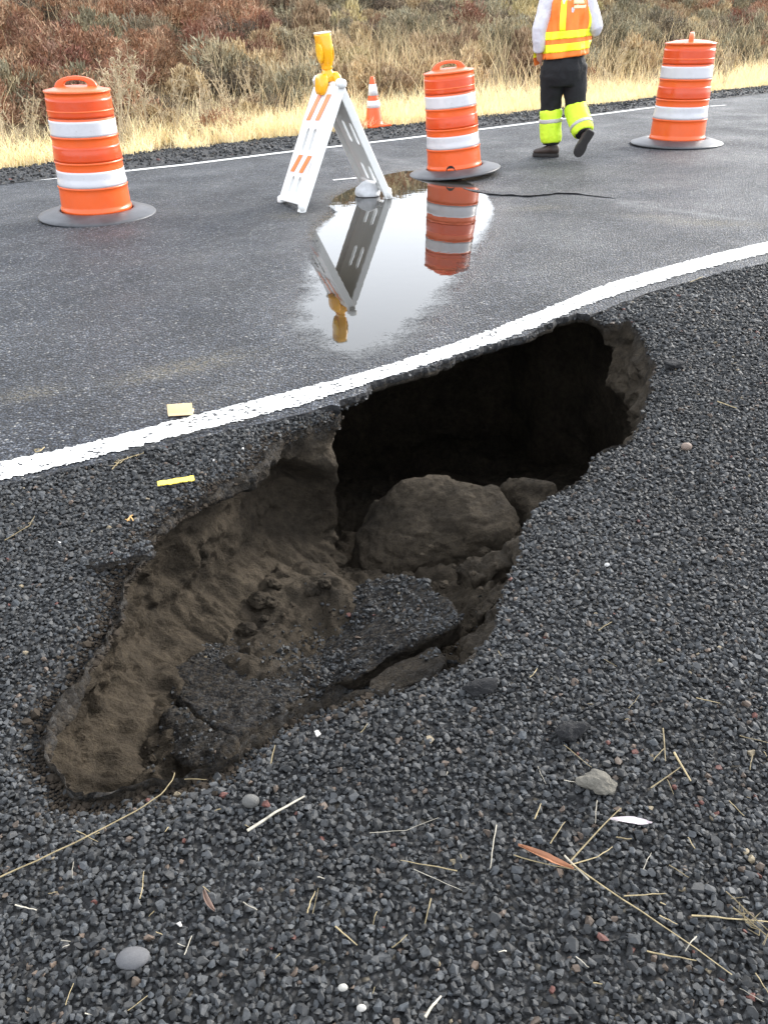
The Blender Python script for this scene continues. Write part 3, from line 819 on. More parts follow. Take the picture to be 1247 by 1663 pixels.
# taller tan grass behind, thick in the middle and right of the view
nb = 52000
ga = RNG.uniform(-10, 17, nb); gs = 1.5 + RNG.uniform(0, 1, nb) ** .8 * 8.0
gp = SA(ga, gs); uu, vv_, _w = px_of(np.c_[gp, hill_h(gp) + .35])
dens = sstep(380, 600, uu) * (1 - .55 * sstep(930, 1100, uu)) * (1 - sstep(4.6, 6.4, gs)) + .30 * (1 - sstep(2.0, 4.0, gs)) + .10
dens = dens * (.55 + .9 * fbm(gp, .9, 3, 117))
kp = RNG.uniform(0, 1, len(gp)) < dens; gp, gs, uu = gp[kp], gs[kp], uu[kp]
gh = (.36 + .32 * sstep(1.5, 3.5, gs)) * RNG.uniform(.55, 1.25, len(gp))
tone = straw_tones(len(gp), (.56, .43, .26), .32); tone[:, :3] *= (1.15 - .35 * sstep(3, 6, gs))[:, None]
V, Fc, Tn = blades(gp, hill_h(gp) - .02, gh, RNG.uniform(.006, .012, len(gp)), .45, tone, 3, 2)
# feathery seed heads on a part of the blades
o = mesh_np('tall_grass', V, Fc, LEAF); attr(o, 'tone', Tn, 'FLOAT_COLOR')
tag(o, 'tall tan dry grass growing on the bank behind the road', 'grass', kind='stuff')

def shrub_mesh(name, seed, R, H, n_leaf, leaf, tones, up=.5, twigs=26, hollow=.35, twig_col=(.10, .075, .055)):
    r = np.random.default_rng(seed)
    # lobes of foliage spread through a dome
    nl = 16; ld = r.normal(0, 1, (nl, 3)); ld[:, 2] = np.abs(ld[:, 2]) * .9 + .1; ld /= np.linalg.norm(ld, axis=1)[:, None]
    lc = ld * r.uniform(.35, .85, nl)[:, None] * np.array([R, R, H * .95]); lc[:, 2] = np.clip(lc[:, 2], .12 * H, None); lr = r.uniform(.22, .42, nl) * R
    pk = r.integers(0, nl, n_leaf); d = r.normal(0, 1, (n_leaf, 3)); d /= np.linalg.norm(d, axis=1)[:, None]
    rad = lr[pk] * r.uniform(hollow, 1.0, n_leaf) ** .6
    P = lc[pk] + d * rad[:, None] * np.array([1, 1, .8]); P[:, 2] = np.abs(P[:, 2])
    out = P / (np.linalg.norm(P, axis=1)[:, None] + 1e-6); ax = out * .6 + r.normal(0, .55, (n_leaf, 3)) + np.array([0, 0, up]); ax /= np.linalg.norm(ax, axis=1)[:, None]
    side = np.cross(ax, r.normal(0, 1, (n_leaf, 3))); side /= np.linalg.norm(side, axis=1)[:, None]
    Ln = leaf * r.uniform(.6, 1.5, n_leaf); Wn = Ln * r.uniform(.14, .32, n_leaf)
    V = np.stack([P - side * Wn[:, None] * .5, P + side * Wn[:, None] * .5, P + ax * Ln[:, None] + side * Wn[:, None] * .2, P + ax * Ln[:, None] - side * Wn[:, None] * .2], 1)
    F4 = np.arange(n_leaf * 4).reshape(-1, 4)
    tl = r.integers(0, len(tones), nl); tsel = np.where(r.uniform(0, 1, n_leaf) < .75, tl[pk], r.integers(0, len(tones), n_leaf))
    tn = np.array(tones)[tsel] * r.uniform(.7, 1.3, n_leaf)[:, None]
    crown = mesh_np(name, V.reshape(-1, 3), F4, LEAF)
    attr(crown, 'tone', np.repeat(np.c_[tn, np.ones(n_leaf)], 4, 0), 'FLOAT_COLOR')
    mb = MB()
    for k in range(twigs):
        e = lc[r.integers(0, nl)] + r.normal(0, .10, 3) * R; b = Vector((r.normal(0, .05 * R), r.normal(0, .05 * R), -.06)); e = Vector(e) * r.uniform(.9, 1.25)
        m = b.lerp(e, .5) + Vector((r.normal(0, .05), r.normal(0, .05), .06)) * R
        mb.tube([b, m, e], [.012, .008, .002], 4)
    return crown, mb, twig_col
TWIG = mat_plain('dry_twigs', (.13, .095, .065), .9, .3, 20, .3)
STALK = mat_plain('pale_stalks', (.42, .34, .22), .85, .2, 20, .2)
KINDS = {
 'rust': dict(R=.62, H=.70, n_leaf=2600, leaf=.060, tones=[(.25, .120, .070), (.32, .170, .10), (.19, .10, .062), (.36, .23, .15)], up=.45),
 'sage': dict(R=.55, H=.66, n_leaf=2300, leaf=.065, tones=[(.185, .160, .105), (.25, .225, .155), (.13, .108, .072), (.32, .26, .165)], up=.7),
 'dark': dict(R=.55, H=.55, n_leaf=2000, leaf=.060, tones=[(.12, .095, .068), (.16, .125, .088), (.085, .068, .052), (.22, .165, .11)], up=.5),
 'tan':  dict(R=.48, H=.72, n_leaf=2200, leaf=.085, tones=[(.38, .275, .16), (.30, .21, .12), (.46, .35, .21), (.24, .165, .10)], up=1.2),
 'straw': dict(R=.50, H=.62, n_leaf=2100, leaf=.090, tones=[(.42, .34, .18), (.34, .27, .13), (.48, .40, .22)], up=1.0),
}
LBL = {'rust': ('rust_brown_shrub', 'rounded rust-brown dry shrub on the bank beyond the road', 'rust-brown shrubs on the bank'),
       'sage': ('sagebrush', 'grey-green sagebrush bush on the bank beyond the road', 'sagebrush on the bank'),
       'dark': ('dark_dead_shrub', 'low dark leafless shrub on the bank beyond the road', 'dark dead shrubs on the bank'),
       'tan': ('tan_brush', 'upright tan brush with feathery dry tops beyond the road', 'tan brush on the bank'),
       'straw': ('straw_bunchgrass', 'pale yellow clump of bunch grass between darker shrubs on the bank', 'pale clumps on the bank')}
PROTO = {}
def place_shrub(kind, var, loc, yaw, sc):
    nm, lab, grp = LBL[kind]
    if (kind, var) not in PROTO:
        root = empty(nm, loc)
        cr, mb, tc = shrub_mesh('foliage', hash_seed(kind, var), **KINDS[kind])
        cr.parent = root
        mb.build('twigs', TWIG, root)
        PROTO[(kind, var)] = root
    else:
        src = PROTO[(kind, var)]
        root = src.copy(); COL.objects.link(root)
        for ch in src.children:
            c = ch.copy(); COL.objects.link(c); c.parent = root
    root.location = loc; root.rotation_euler = (0, 0, yaw); root.scale = (sc[0], sc[0], sc[1])
    tag(root, lab, 'bunch grass' if kind == 'straw' else 'shrub', grp)
def hash_seed(kind, var): return sum(ord(c) for c in kind) * 7 + var * 131
rv = random.Random(3)
def zone(u, v):
    """Which plants grow where on the bank, read off the photograph."""
    w = {'rust': .05, 'sage': .2, 'dark': .2, 'tan': .2, 'straw': .05}
    if u < 430 and v < 95: w = {'rust': .78, 'sage': .08, 'dark': .12, 'tan': .04, 'straw': .0}
    elif u < 190 and v < 190: w = {'rust': .55, 'sage': .18, 'dark': .2, 'tan': .12, 'straw': .0}
    elif u < 520: w = {'rust': .12, 'sage': .38, 'dark': .32, 'tan': .2, 'straw': .0}
    elif 540 < u < 900 and v > 62: w = {'rust': .01, 'sage': .0, 'dark': .0, 'tan': .9, 'straw': .09}
    elif u < 980 and v < 65: w = {'rust': .06, 'sage': .34, 'dark': .36, 'tan': .06, 'straw': .18}
    elif u < 900: w = {'rust': .02, 'sage': .05, 'dark': .03, 'tan': .85, 'straw': .06}
    elif u < 1150 and v < 110: w = {'rust': .05, 'sage': .52, 'dark': .22, 'tan': .16, 'straw': .05}
    elif v < 75: w = {'rust': .30, 'sage': .4, 'dark': .2, 'tan': .1, 'straw': .0}
    else: w = {'rust': .18, 'sage': .14, 'dark': .08, 'tan': .55, 'straw': .05}
    return rv.choices(list(w), list(w.values()))[0]
cnt = 0
for ia in range(-14, 30):
    for js in range(0, 13):
        a = ia * .74 + rv.uniform(-.34, .34); s = 2.15 + js * .70 + rv.uniform(-.32, .32)
        P = SA(np.array([a]), np.array([s])); h = float(hill_h(P)[0])
        u, v, w_ = px_of(np.array([P[0][0], P[0][1], h + .3]))
        if u < -160 or u > 1420 or v < -70: continue
        left = 1 if u < 520 else 0
        if not left and s < 3.2 and rv.random() < .8: continue
        if s < 2.6 and rv.random() < .45: continue
        k = zone(u, v)
        if not left and 560 < u < 860 and v > 70 and rv.random() < .35: continue
        sc = rv.uniform(.7, 1.15) * (1.0 if s > 3 else .72)
        place_shrub(k, rv.randrange(2), (P[0][0], P[0][1], h - .03), rv.uniform(0, 6.28), (sc, sc * rv.uniform(.8, 1.15)))
        cnt += 1
print('shrubs', cnt)
# bare pale branching weeds standing in front of the sagebrush
def weed(seed):
    r = random.Random(seed); mb = MB()
    for k in range(5):
        t = Vector((r.uniform(-.28, .28), r.uniform(-.28, .28), r.uniform(.55, .95))); b = Vector((r.uniform(-.03, .03), r.uniform(-.03, .03), -.04))
        m = b.lerp(t, .55) + Vector((r.uniform(-.05, .05), r.uniform(-.05, .05), .03)); mb.tube([b, m, t], [.009, .007, .003], 4)
        for j in range(7):
            f = r.uniform(.35, 1); p = b.lerp(m, f * 2) if f < .5 else m.lerp(t, f * 2 - 1)
            q = p + Vector((r.uniform(-.13, .13), r.uniform(-.13, .13), r.uniform(.05, .2))); mb.tube([p, q], [.005, .002], 3)
            for l in range(5):
                p2 = p.lerp(q, r.uniform(.4, 1)); mb.tube([p2, p2 + Vector((r.uniform(-.05, .05), r.uniform(-.05, .05), r.uniform(.01, .06)))], [.006, .002], 3)
    return mb
wroot = None
for k, (u, v, s_) in enumerate([(212, 250, 1.0), (235, 243, .9), (262, 240, 1.1), (300, 238, .8), (355, 232, .7), (405, 222, .7), (190, 246, .8), (60, 262, .7), (20, 262, .8), (440, 212, .7), (1015, 160, .8), (1200, 148, .7)]):
    P = at(u, v - 4)[:2] + FLN * .35; h = float(hill_h(P[None])[0])
    if wroot is None:
        wroot = weed(5).build('dry_weed', STALK); o = wroot
    else:
        o = wroot.copy(); COL.objects.link(o)
    o.location = (P[0], P[1], h); o.rotation_euler = (0, 0, k * 1.7); o.scale = (s_,) * 3
    tag(o, 'bare pale branching dead weed standing in the verge grass', 'weed', 'dead weeds in the verge')
# brush covering the rest of the hill up to the skyline, one mass
nfar = 5200
fa = RNG.uniform(-75, 95, nfar); fs = 10.8 + RNG.uniform(0, 1, nfar) ** .8 * 56; fp = SA(fa, fs); hz = hill_h(fp)
V, Fc, Tn = [], [], []
nb_ = 80
pr_ = RNG.normal(0, 1, (nfar, nb_, 3)); pr_ /= np.linalg.norm(pr_, axis=2)[:, :, None]; pr_[:, :, 2] = np.abs(pr_[:, :, 2])
rad = RNG.uniform(.4, .95, nfar)
cen = np.concatenate([fp, hz[:, None]], 1)[:, None, :] + pr_ * rad[:, None, None] * RNG.uniform(.4, 1.0, (nfar, nb_, 1)) * np.array([1, 1, .9])
d1 = RNG.normal(0, 1, (nfar, nb_, 3)) * .085; d1[:, :, 2] += .11; d2 = RNG.normal(0, 1, (nfar, nb_, 3)) * .035
Vf = np.stack([cen - d2, cen + d2, cen + d1], 2).reshape(-1, 3); Ff = np.arange(len(Vf)).reshape(-1, 3)
pal = np.array([(.25, .13, .075), (.18, .16, .105), (.11, .09, .065), (.38, .28, .17), (.48, .38, .22)])
tn = pal[RNG.choice(5, nfar, p=[.2, .22, .18, .25, .15])]
o = mesh_np('hillside_brush', Vf, Ff, LEAF); attr(o, 'tone', np.repeat(np.c_[tn, np.ones(nfar)], nb_ * 3, 0) * np.r_[1, 1, 1, 1], 'FLOAT_COLOR')
tag(o, 'mixed dry brush covering the upper hillside', 'brush', kind='stuff')

# ------------------------------------------------------------------ traffic barrels
def mat_plastic(name, col, rough=.38, dirt=.42, spec=.5):
    t = NT(name); tc = t.new('TexCoord').outputs['Object']
    n = t.noise(7, 6, .65, tc); n2 = t.noise(45, 4, .7, tc)
    c = t.mix(t.ramp(n, [(.5, 0.0), (.78, dirt)]), col, tuple(c * .55 + .05 for c in col))
    c = t.mix(t.ramp(n2, [(.62, 0.0), (.75, dirt * .8)]), c, (.22, .19, .15))
    t.set(col=c, rough=rough, spec=spec); t.bump(t.noise(9, 2, .5, tc), .12, .02)
    return t.m
ORANGE = mat_plastic('orange_plastic', (.74, .105, .015), .32, .25)
ORANGE_SHEET = mat_plastic('orange_sheeting', (.62, .062, .008), .28, .25)
WHITE_SHEET = mat_plastic('white_sheeting', (.56, .555, .58), .24, .5)
RUBBER = mat_plain('tyre_rubber', (.050, .052, .058), .42, .35, 9, .25, 60, .004)
NOTCH_SHADE = mat_plain('notch_shade', (.012, .012, .012), .6, .2, 9, .1)  # near-black colour for the unlit inside of the barrel's foot cutout
def barrel_r(z):                                   # gently stepped barrel, wider towards the base
    zs = [0, .03, .25, .26, .48, .49, .71, .72, .88, .90]
    rs = [.276, .273, .265, .261, .256, .252, .248, .244, .241, .239]
    return float(np.interp(z, zs, rs))
def make_barrel(loc, tilt, yaw, scale, label, notch=False):
    root = empty('traffic_barrel', loc)
    z0 = .045
    prof = []
    for z in np.unique(np.r_[np.linspace(0, .90, 46), .205, .395, .585, .775, .198, .388, .578, .768, .212, .402, .592, .782, .035, .25, .26, .48, .49, .71, .72]):
        rr = barrel_r(z) + (.006 if abs(z - .02) < .016 else 0)
        for zl in (.205, .395, .585, .775):        # raised moulding lines
            rr += .008 * math.exp(-((z - zl) / .007) ** 2)
        prof.append((rr, z + z0))
    prof += [(.246, z0 + .903), (.249, z0 + .910), (.247, z0 + .917), (.22, z0 + .922), (.15, z0 + .938), (.06, z0 + .946), (.002, z0 + .947)]
    m = MB(); m.lathe(prof, 56); m.build('body', ORANGE, root, smooth=True)
    for nm, za, zb, mt in (('white_band', .595, .708, WHITE_SHEET), ('white_band', .215, .335, WHITE_SHEET), ('orange_band', .725, .865, ORANGE_SHEET), ('orange_band', .405, .520, ORANGE_SHEET)):
        zz = np.linspace(za, zb, 8); m = MB()
        m.lathe([(barrel_r(zz[0]) - .004, zz[0] + z0)] + [(barrel_r(z) + .0035, z + z0) for z in zz] + [(barrel_r(zz[-1]) - .004, zz[-1] + z0)], 56, cap=False)
        m.build(nm, mt, root, smooth=True)
    # carrying handle: an upright plate with a slot
    def arch(w, h, n=22): return [(-w * math.cos(PI * k / n), h * math.sin(PI * k / n) ** .62) for k in range(n + 1)]
    o_, i_ = arch(.165, .092), arch(.085, .042)
    th = .022; V = []; Fc = []
    for y in (-th, th):
        V += [(x * (1.0 - .15 * (zz / .1)), y * (1.15 - 2.5 * zz), z0 + .922 + zz) for x, zz in o_]; V += [(x, y * 1.05, z0 + .944 + zz) for x, zz in i_]
    n = len(o_)
    for k in range(n - 1):
        a, b, c, d = k, k + 1, n + k + 1, n + k
        Fc += [(a, b, c, d), (2 * n + d, 2 * n + c, 2 * n + b, 2 * n + a), (a, 2 * n + a, 2 * n + b, b), (d, c, 2 * n + c, 2 * n + d)]
    m = MB(); m.add(V, Fc); bevel(m.build('handle', ORANGE, root), .008, 2)
    # tyre sidewall slipped over the foot of the barrel
    m = MB(); m.lathe([(.283, .012), (.285, .048), (.300, .062), (.33, .060), (.38, .046), (.43, .030), (.462, .020), (.470, .012), (.466, .002), (.30, .002)], 64, cap=False)
    m.build('tyre_ring_base', RUBBER, root, smooth=True)
    if notch:  # cutout's shade painted as a black half disc, body is not opened
        m = MB(); c0 = -PI / 2 - .22; rr = barrel_r(.03) + .0075
        arc = [(rr * math.cos(c0 + .17 * math.cos(q)), rr * math.sin(c0 + .17 * math.cos(q)), z0 + .005 + .058 * math.sin(q)) for q in np.linspace(0, PI, 14)]
        V = arc + [(x * .96, y * .96, z) for x, y, z in arc]; k = len(arc)
        m.add(V, [tuple(range(k))] + [(j, j + 1, k + j + 1, k + j) for j in range(k - 1)]); m.build('foot_notch', NOTCH_SHADE, root)
    root.rotation_mode = 'XYZ'
    root.matrix_world = Matrix.Translation(loc) @ Matrix.Rotation(tilt[1], 4, 'Y') @ Matrix.Rotation(tilt[0], 4, 'X') @ Matrix.Rotation(yaw, 4, 'Z') @ Matrix.Diagonal((scale, scale, scale * .965, 1))
    tag(root, label, 'traffic barrel', 'orange traffic barrels')
    return root
pL, pM, pR = at(160, 349), at(738, 283), at(1097, 233.5)
make_barrel((pL[0], pL[1], .001), (math.radians(1), math.radians(1.6)), .12, .965, 'upright traffic barrel on dry asphalt, nothing beside it, handle seen broadside, grass behind')
make_barrel((pM[0], pM[1], .022), (math.radians(0), math.radians(-4.4)), .0, .905, 'tilted traffic barrel with a black notch at its foot, standing at the puddle edge', True)
make_barrel((pR[0], pR[1], .001), (math.radians(0), math.radians(.8)), 1.25, 1.035, 'traffic barrel to the right of the walking worker, its handle seen edge on')

# ------------------------------------------------------------------ traffic cone
CONE_W = mat_plastic('white_collar', (.75, .75, .76), .35, .15)
pc = at(608, 205.5)
root = empty('traffic_cone', (pc[0], pc[1], float(hill_h(pc[None, :2])[0]) + .035))
m = MB(); m.box((0, 0, .014), (.36, .36, .028)); bevel(m.build('cone_base', ORANGE, root), .008)
rc = lambda z: .130 + (.030 - .130) * (z - .028) / .60
m = MB(); m.lathe([(.140, .028)] + [(rc(z), z) for z in np.linspace(.035, .625, 14)] + [(.024, .634), (.014, .636)], 32); m.build('cone_body', ORANGE, root, smooth=True)
for za, zb in ((.245, .335), (.40, .54)):
    m = MB(); m.lathe([(rc(za) - .002, za), (rc(za) + .004, za), (rc(zb) + .004, zb), (rc(zb) - .002, zb)], 32, cap=False); m.build('white_collar', CONE_W, root, smooth=True)
root.rotation_euler = (0, math.radians(-1), .55); root.scale = (.94,) * 3
tag(root, 'small orange traffic cone with two white collars on the far gravel edge', 'traffic cone')

# ------------------------------------------------------------------ A-frame barricade
WPLAST = mat_plastic('white_plastic', (.74, .74, .72), .42, .22)
AMBER = mat_plastic('amber_plastic', (.90, .42, .012), .25, .10)
LENS = mat_plastic('amber_lens', (.95, .52, .02), .12, .05)
SOLAR = mat_plain('light_cap', (.70, .69, .60), .3, .1)
STRIPE = mat_plastic('orange_stripe_sheeting', (.85, .22, .045), .3, .1)
bar_root = empty('a_frame_barricade', (-.22, 7.2, 0))
_ax = Vector((-.184, .454, 0)).normalized(); PW = .50
A1, B1 = Vector((-.578, 6.885, .012)), Vector((.140, 7.345, .012)); HT = .885
T1 = Vector(((A1.x + B1.x) / 2, (A1.y + B1.y) / 2, HT))
def frame_mat(foot, top):
    ey = (top - foot).normalized(); ex = (_ax - ey * _ax.dot(ey)).normalized(); ez = ex.cross(ey).normalized()
    return Matrix(((ex.x, ey.x, ez.x, foot.x), (ex.y, ey.y, ez.y, foot.y), (ex.z, ey.z, ez.z, foot.z), (0, 0, 0, 1))), (top - foot).length
def panel(foot, top, outside):
    """One moulded panel: x across from the near edge, y up the slope, z its thickness."""
    M, L = frame_mat(foot, top); s = outside
    xs = [.0, .055, .145, .205, .295, .355, .445, PW]; ys = [.045, .09, .10, .255, .27, .43, .445, .64, .66, .93, .955]
    ys = [y * L for y in ys]; t0, t1 = -.012, .012
    slot_x = (2, 4); slot_y = (2, 6)
    mb = MB(); nx, ny = len(xs), len(ys)
    V = [(x, y, z) for z in (t0, t1) for y in ys for x in xs]; I = lambda i, j, k: k * nx * ny + j * nx + i
    solid = np.ones((ny - 1, nx - 1), bool)
    for j in slot_y:
        for i in slot_x: solid[j, i] = False
    Fc = []
    for j in range(ny - 1):
        for i in range(nx - 1):
            if not solid[j, i]: continue
            Fc += [(I(i, j, 1), I(i + 1, j, 1), I(i + 1, j + 1, 1), I(i, j + 1, 1)), (I(i, j, 0), I(i, j + 1, 0), I(i + 1, j + 1, 0), I(i + 1, j, 0))]
            for (di, dj, e0, e1) in ((-1, 0, (i, j), (i, j + 1)), (1, 0, (i + 1, j), (i + 1, j + 1)), (0, -1, (i, j), (i + 1, j)), (0, 1, (i, j + 1), (i + 1, j + 1))):
                a, b = i + di, j + dj
                if not (0 <= a < nx - 1 and 0 <= b < ny - 1) or not solid[b, a]:
                    Fc.append((I(*e0, 0), I(*e1, 0), I(*e1, 1), I(*e0, 1)))
    mb.add([M @ Vector(v) for v in V], Fc)
    # rounded slot ends
    for j in slot_y:
        for i in slot_x:
            x0, x1, y0, y1 = xs[i], xs[i + 1], ys[j], ys[j + 1]; cx = (x0 + x1) / 2; r = (x1 - x0) / 2
            for yb, sg in ((y0, 1), (y1, -1)):
                for sx in (-1, 1):
                    arc = [(cx + sx * r * math.cos(q), yb + sg * (r - r * math.sin(q))) for q in np.linspace(0, PI / 2, 6)] + [(cx + sx * r, yb)]
                    k = len(arc); mb.add([M @ Vector((x, y, z)) for z in (t0 + .0005, t1 - .0005) for x, y in arc], [tuple(range(k)), tuple(range(2 * k - 1, k - 1, -1))] + [(q, (q + 1) % k, k + (q + 1) % k, k + q) for q in range(k)])
    p = mb.build('panel', WPLAST, bar_root)
    fl = MB()
    for x in (.012, PW - .012):                       # side rails deeper than the web, running down into feet
        c = M @ Vector((x + (-.014 if x < .1 else .014), .48 * L, -s * .018)); fl.box(c, (.030, .985 * L, .062), M.to_3x3())
    for y in (.115 * L - .05, .955 * L):
        c = M @ Vector((PW / 2, y, -s * .010)); fl.box(c, (PW - .03, .035, .045), M.to_3x3())
    r = bevel(fl.build('side_rails', WPLAST, p), .007)
    for x in (-.002, PW + .002):                      # the feet
        ft = MB(); pos = M @ Vector((x, .012, -s * .018)); ft.lathe([(.018, -.018), (.028, -.010), (.030, .02), (.026, .05), (.012, .06)], 14)
        f = ft.build('foot', WPLAST, bar_root, smooth=True); f.location = pos + Vector((0, 0, .012))
    return p, M, L
pA, MA, LA = panel(A1, T1, -1)
pB, MB_, LB = panel(B1, T1, 1)
def stripe(M, L, zface, y0, y1, k):
    """A slanted orange block on the white reflective sheet."""
    w = PW - .10; xa = .06 + k * w / 2; V = [(xa + .085, y0 * L), (xa + .175, y0 * L), (xa + .085, y1 * L), (xa - .005, y1 * L)]
    mb = MB(); mb.add([M @ Vector((x, y, zface)) for x, y in V], [(0, 1, 2, 3)]); return mb
for P_, M_, L_, sg in ((pA, MA, LA, -1), (pB, MB_, LB, 1)):
    for y0, y1 in ((.285, .425), (.70, .90)):
        sh = MB(); sh.add([M_ @ Vector((x, y * L_, sg * (.0145))) for x, y in ((.035, y0 - .01), (PW - .035, y0 - .01), (PW - .035, y1 + .01), (.035, y1 + .01))], [(0, 1, 2, 3)])
        sh.build('reflective_sheet', CONE_W, P_)
        for k in range(2): stripe(M_, L_, sg * .0175, y0, y1, k).build('orange_stripe', STRIPE, P_)
# hinge knobs at both ends
for k, q in enumerate((-.01, PW + .0)):
    c = T1 + _ax * q + Vector((0, 0, -.012)); m = MB(); m.tube([c - _ax * .05, c - _ax * .035, c + _ax * .035, c + _ax * .05], [.022, .034, .034, .022], 18); m.build('hinge_knob', WPLAST, bar_root, smooth=True)
# warning light clamped on the top
lt = empty('warning_light', (0, 0, 0)); lc = T1 + _ax * (PW * .52)
lt.location = (lc.x, lc.y, HT - .02)
vx = Vector((_ax.y, -_ax.x, 0)).normalized()            # across the frame
def ring(z, hx, hy, n=24, ox=0, pw=3.0):
    R_ = []
    for k in range(n):
        q = 2 * PI * k / n; c, s_ = math.cos(q), math.sin(q); r = (abs(c) ** pw + abs(s_) ** pw) ** (-1 / pw)
        R_.append((ox + hx * c * r, hy * s_ * r, z))
    return R_
m = MB()                                               # battery case: two lobes either side of the hinge
for sx in (-1, 1):
    m.loft([ring(z, hx, hy, ox=sx * ox) for z, hx, hy, ox in ((-.075, .018, .05, .066), (-.068, .036, .07, .066), (-.04, .042, .078, .064), (-.01, .042, .08, .060), (.04, .040, .078, .052), (.068, .028, .062, .045))])
m.loft([ring(z, hx, hy) for z, hx, hy in ((.012, .06, .06), (.05, .055, .062), (.085, .032, .055), (.098, .028, .05))])
m.build('battery_case', AMBER, lt, smooth=True)
m = MB(); m.loft([ring(z, hx, hy, pw=4) for z, hx, hy in ((.090, .030, .05), (.105, .036, .06), (.112, .030, .056), (.135, .037, .072), (.18, .043, .088), (.235, .047, .092), (.28, .050, .088), (.318, .053, .080), (.334, .054, .076))])
m.build('light_housing', AMBER, lt, smooth=True)
for sx in (-1, 1):
    m = MB(); V = [[(sx * (.030 + d + .016 * (1 - abs(z - .22) / .1)), r_ * math.cos(q), .215 + r_ * math.sin(q)) for q in np.linspace(0, 2 * PI, 24, endpoint=False)] for z, r_, d in ((.22, .082, -.004), (.22, .080, .000), (.22, .05, .006), (.22, .01, .008))]
    m.loft(V); m.build('lens', LENS, lt, smooth=True)
m = MB(); m.box((0, 0, .340), (.104, .128, .012)); bevel(m.build('top_cap', SOLAR, lt), .005)
lt.rotation_euler = (0, math.radians(-5), math.atan2(vx.y, vx.x))
lt.parent = bar_root; lt.matrix_parent_inverse = bar_root.matrix_basis.inverted()
for ch in list(bar_root.children):
    if ch is not lt and ch.matrix_parent_inverse == Matrix.Identity(4):
        ch.matrix_parent_inverse = Matrix.Translation(bar_root.location).inverted()
tag(bar_root, 'white plastic A-frame barricade with slotted panels, orange stripes and an amber warning light', 'barricade')
# small white ballast bag at its foot
BAGM = mat_plain('white_woven_bag', (.70, .71, .73), .6, .12, 20, .4, 40, .006)
bm = bmesh.new(); bmesh.ops.create_icosphere(bm, subdivisions=4, radius=1)
for v in bm.verts:
    n_ = mnoise.fractal(v.co * 1.6, 1, 2, 4) * .10 + mnoise.fractal(v.co * 5, 1, 2, 3) * .04
    v.co = Vector((v.co.x * (.105 + .02 * n_), v.co.y * .085, v.co.z * .075)) * (1 + n_)
    if v.co.z < -.02: v.co.z = -.02 + (v.co.z + .02) * .12
    if v.co.z > .03: v.co.x *= 1 - (v.co.z - .03) * 5; v.co.z *= 1.35
me = bpy.data.meshes.new('sandbag'); bm.to_mesh(me); bm.free(); me.polygons.foreach_set('use_smooth', np.ones(len(me.polygons), bool))
bag = link_mesh('sandbag', me, BAGM); pb = at(598, 320); bag.location = (pb[0], pb[1] + .03, .028)
tag(bag, 'small white ballast bag sitting in the puddle at the foot of the barricade', 'sandbag')

# ------------------------------------------------------------------ the worker walking away
SKIN = mat_plain('skin', (.40, .23, .16), .5, .08, 12, .1)
PANTS = mat_plain('black_trousers', (.006, .006, .0075), .85, .3, 9, .5, 60, .01)
SHIRT = mat_plain('pale_shirt', (.58, .57, .62), .8, .1, 12, .5, 50, .01)
VEST = mat_plain('orange_vest', (.88, .20, .020), .6, .10, 10, .3, 40, .01)
LIME = mat_plain('lime_cloth', (.62, .86, .035), .6, .10, 10, .4, 45, .01)
LIMEV = mat_plain('yellow_lime_stripe', (.88, .88, .02), .5, .06, 12, .2)
SILV = mat_plain('silver_tape', (.46, .44, .42), .3, .1, 12, .1)
BOOT = mat_plain('brown_boot_leather', (.045, .032, .026), .55, .3, 20, .4)
SOLE = mat_plain('boot_sole', (.018, .016, .015), .7, .3, 25, .5)
HAIRM = mat_plain('dark_hair', (.03, .02, .014), .6, .3, 60, .6)
EYEM = mat_plain('eye', (.02, .015, .012), .2, .05, 12, 0)
VESTP = mat_plain('vest_print', (.85, .80, .45), .5, .05, 12, 0)
def remesh(mb, name, mat, parent, vox, smooth_it=3, wr=0.0, wsc=9, seed=0):
    o = mb.build(name, mat, parent)
    mo = o.modifiers.new('r', 'REMESH'); mo.mode = 'VOXEL'; mo.voxel_size = vox
    ms = o.modifiers.new('s', 'SMOOTH'); ms.factor = .6; ms.iterations = smooth_it
    me = bpy.data.meshes.new_from_object(o.evaluated_get(bpy.context.evaluated_depsgraph_get()))
    o.modifiers.clear(); old = o.data; o.data = me; bpy.data.meshes.remove(old)
    if not me.materials: me.materials.append(mat)
    if wr:
        n = len(me.vertices); co = np.zeros(n * 3); me.vertices.foreach_get('co', co); no = np.zeros(n * 3); me.vertices.foreach_get('normal', no)
        co = co.reshape(-1, 3); no = no.reshape(-1, 3); d = (.55 - np.abs(fbm(co * [1, 1, .8], wsc, 3, seed))) * wr
        me.vertices.foreach_set('co', (co + no * d[:, None]).ravel())
    me.polygons.foreach_set('use_smooth', np.ones(len(me.polygons), bool)); me.update()
    return o
W_ = empty('person', (1.90, 9.2, 0))
X0 = Vector((1.90, 9.2, 0))
def q3(x, y, z): return Vector((x, y, z)) - X0
hipL, hipR = q3(1.775, 9.22, .82), q3(1.975, 9.22, .82)
kneeL, kneeR = q3(1.790, 9.30, .455), q3(2.015, 9.21, .455)
ankL, ankR = q3(1.815, 9.29, .085), q3(2.090, 9.02, .215)
body = MB()
def ell(z, cx, cy, a, b, n=24): return [(cx + a * math.cos(2 * PI * k / n), cy + b * math.sin(2 * PI * k / n), z) for k in range(n)]
cx0 = -.025
body.loft([ell(z, cx0, y, a, b) for z, a, b, y in ((.74, .15, .10, .02), (.88, .165, .115, .02), (1.0, .155, .11, .03), (1.15, .16, .105, .04), (1.30, .18, .11, .05), (1.40, .175, .10, .05), (1.44, .10, .08, .05), (1.47, .06, .06, .06), (1.56, .055, .055, .08))])
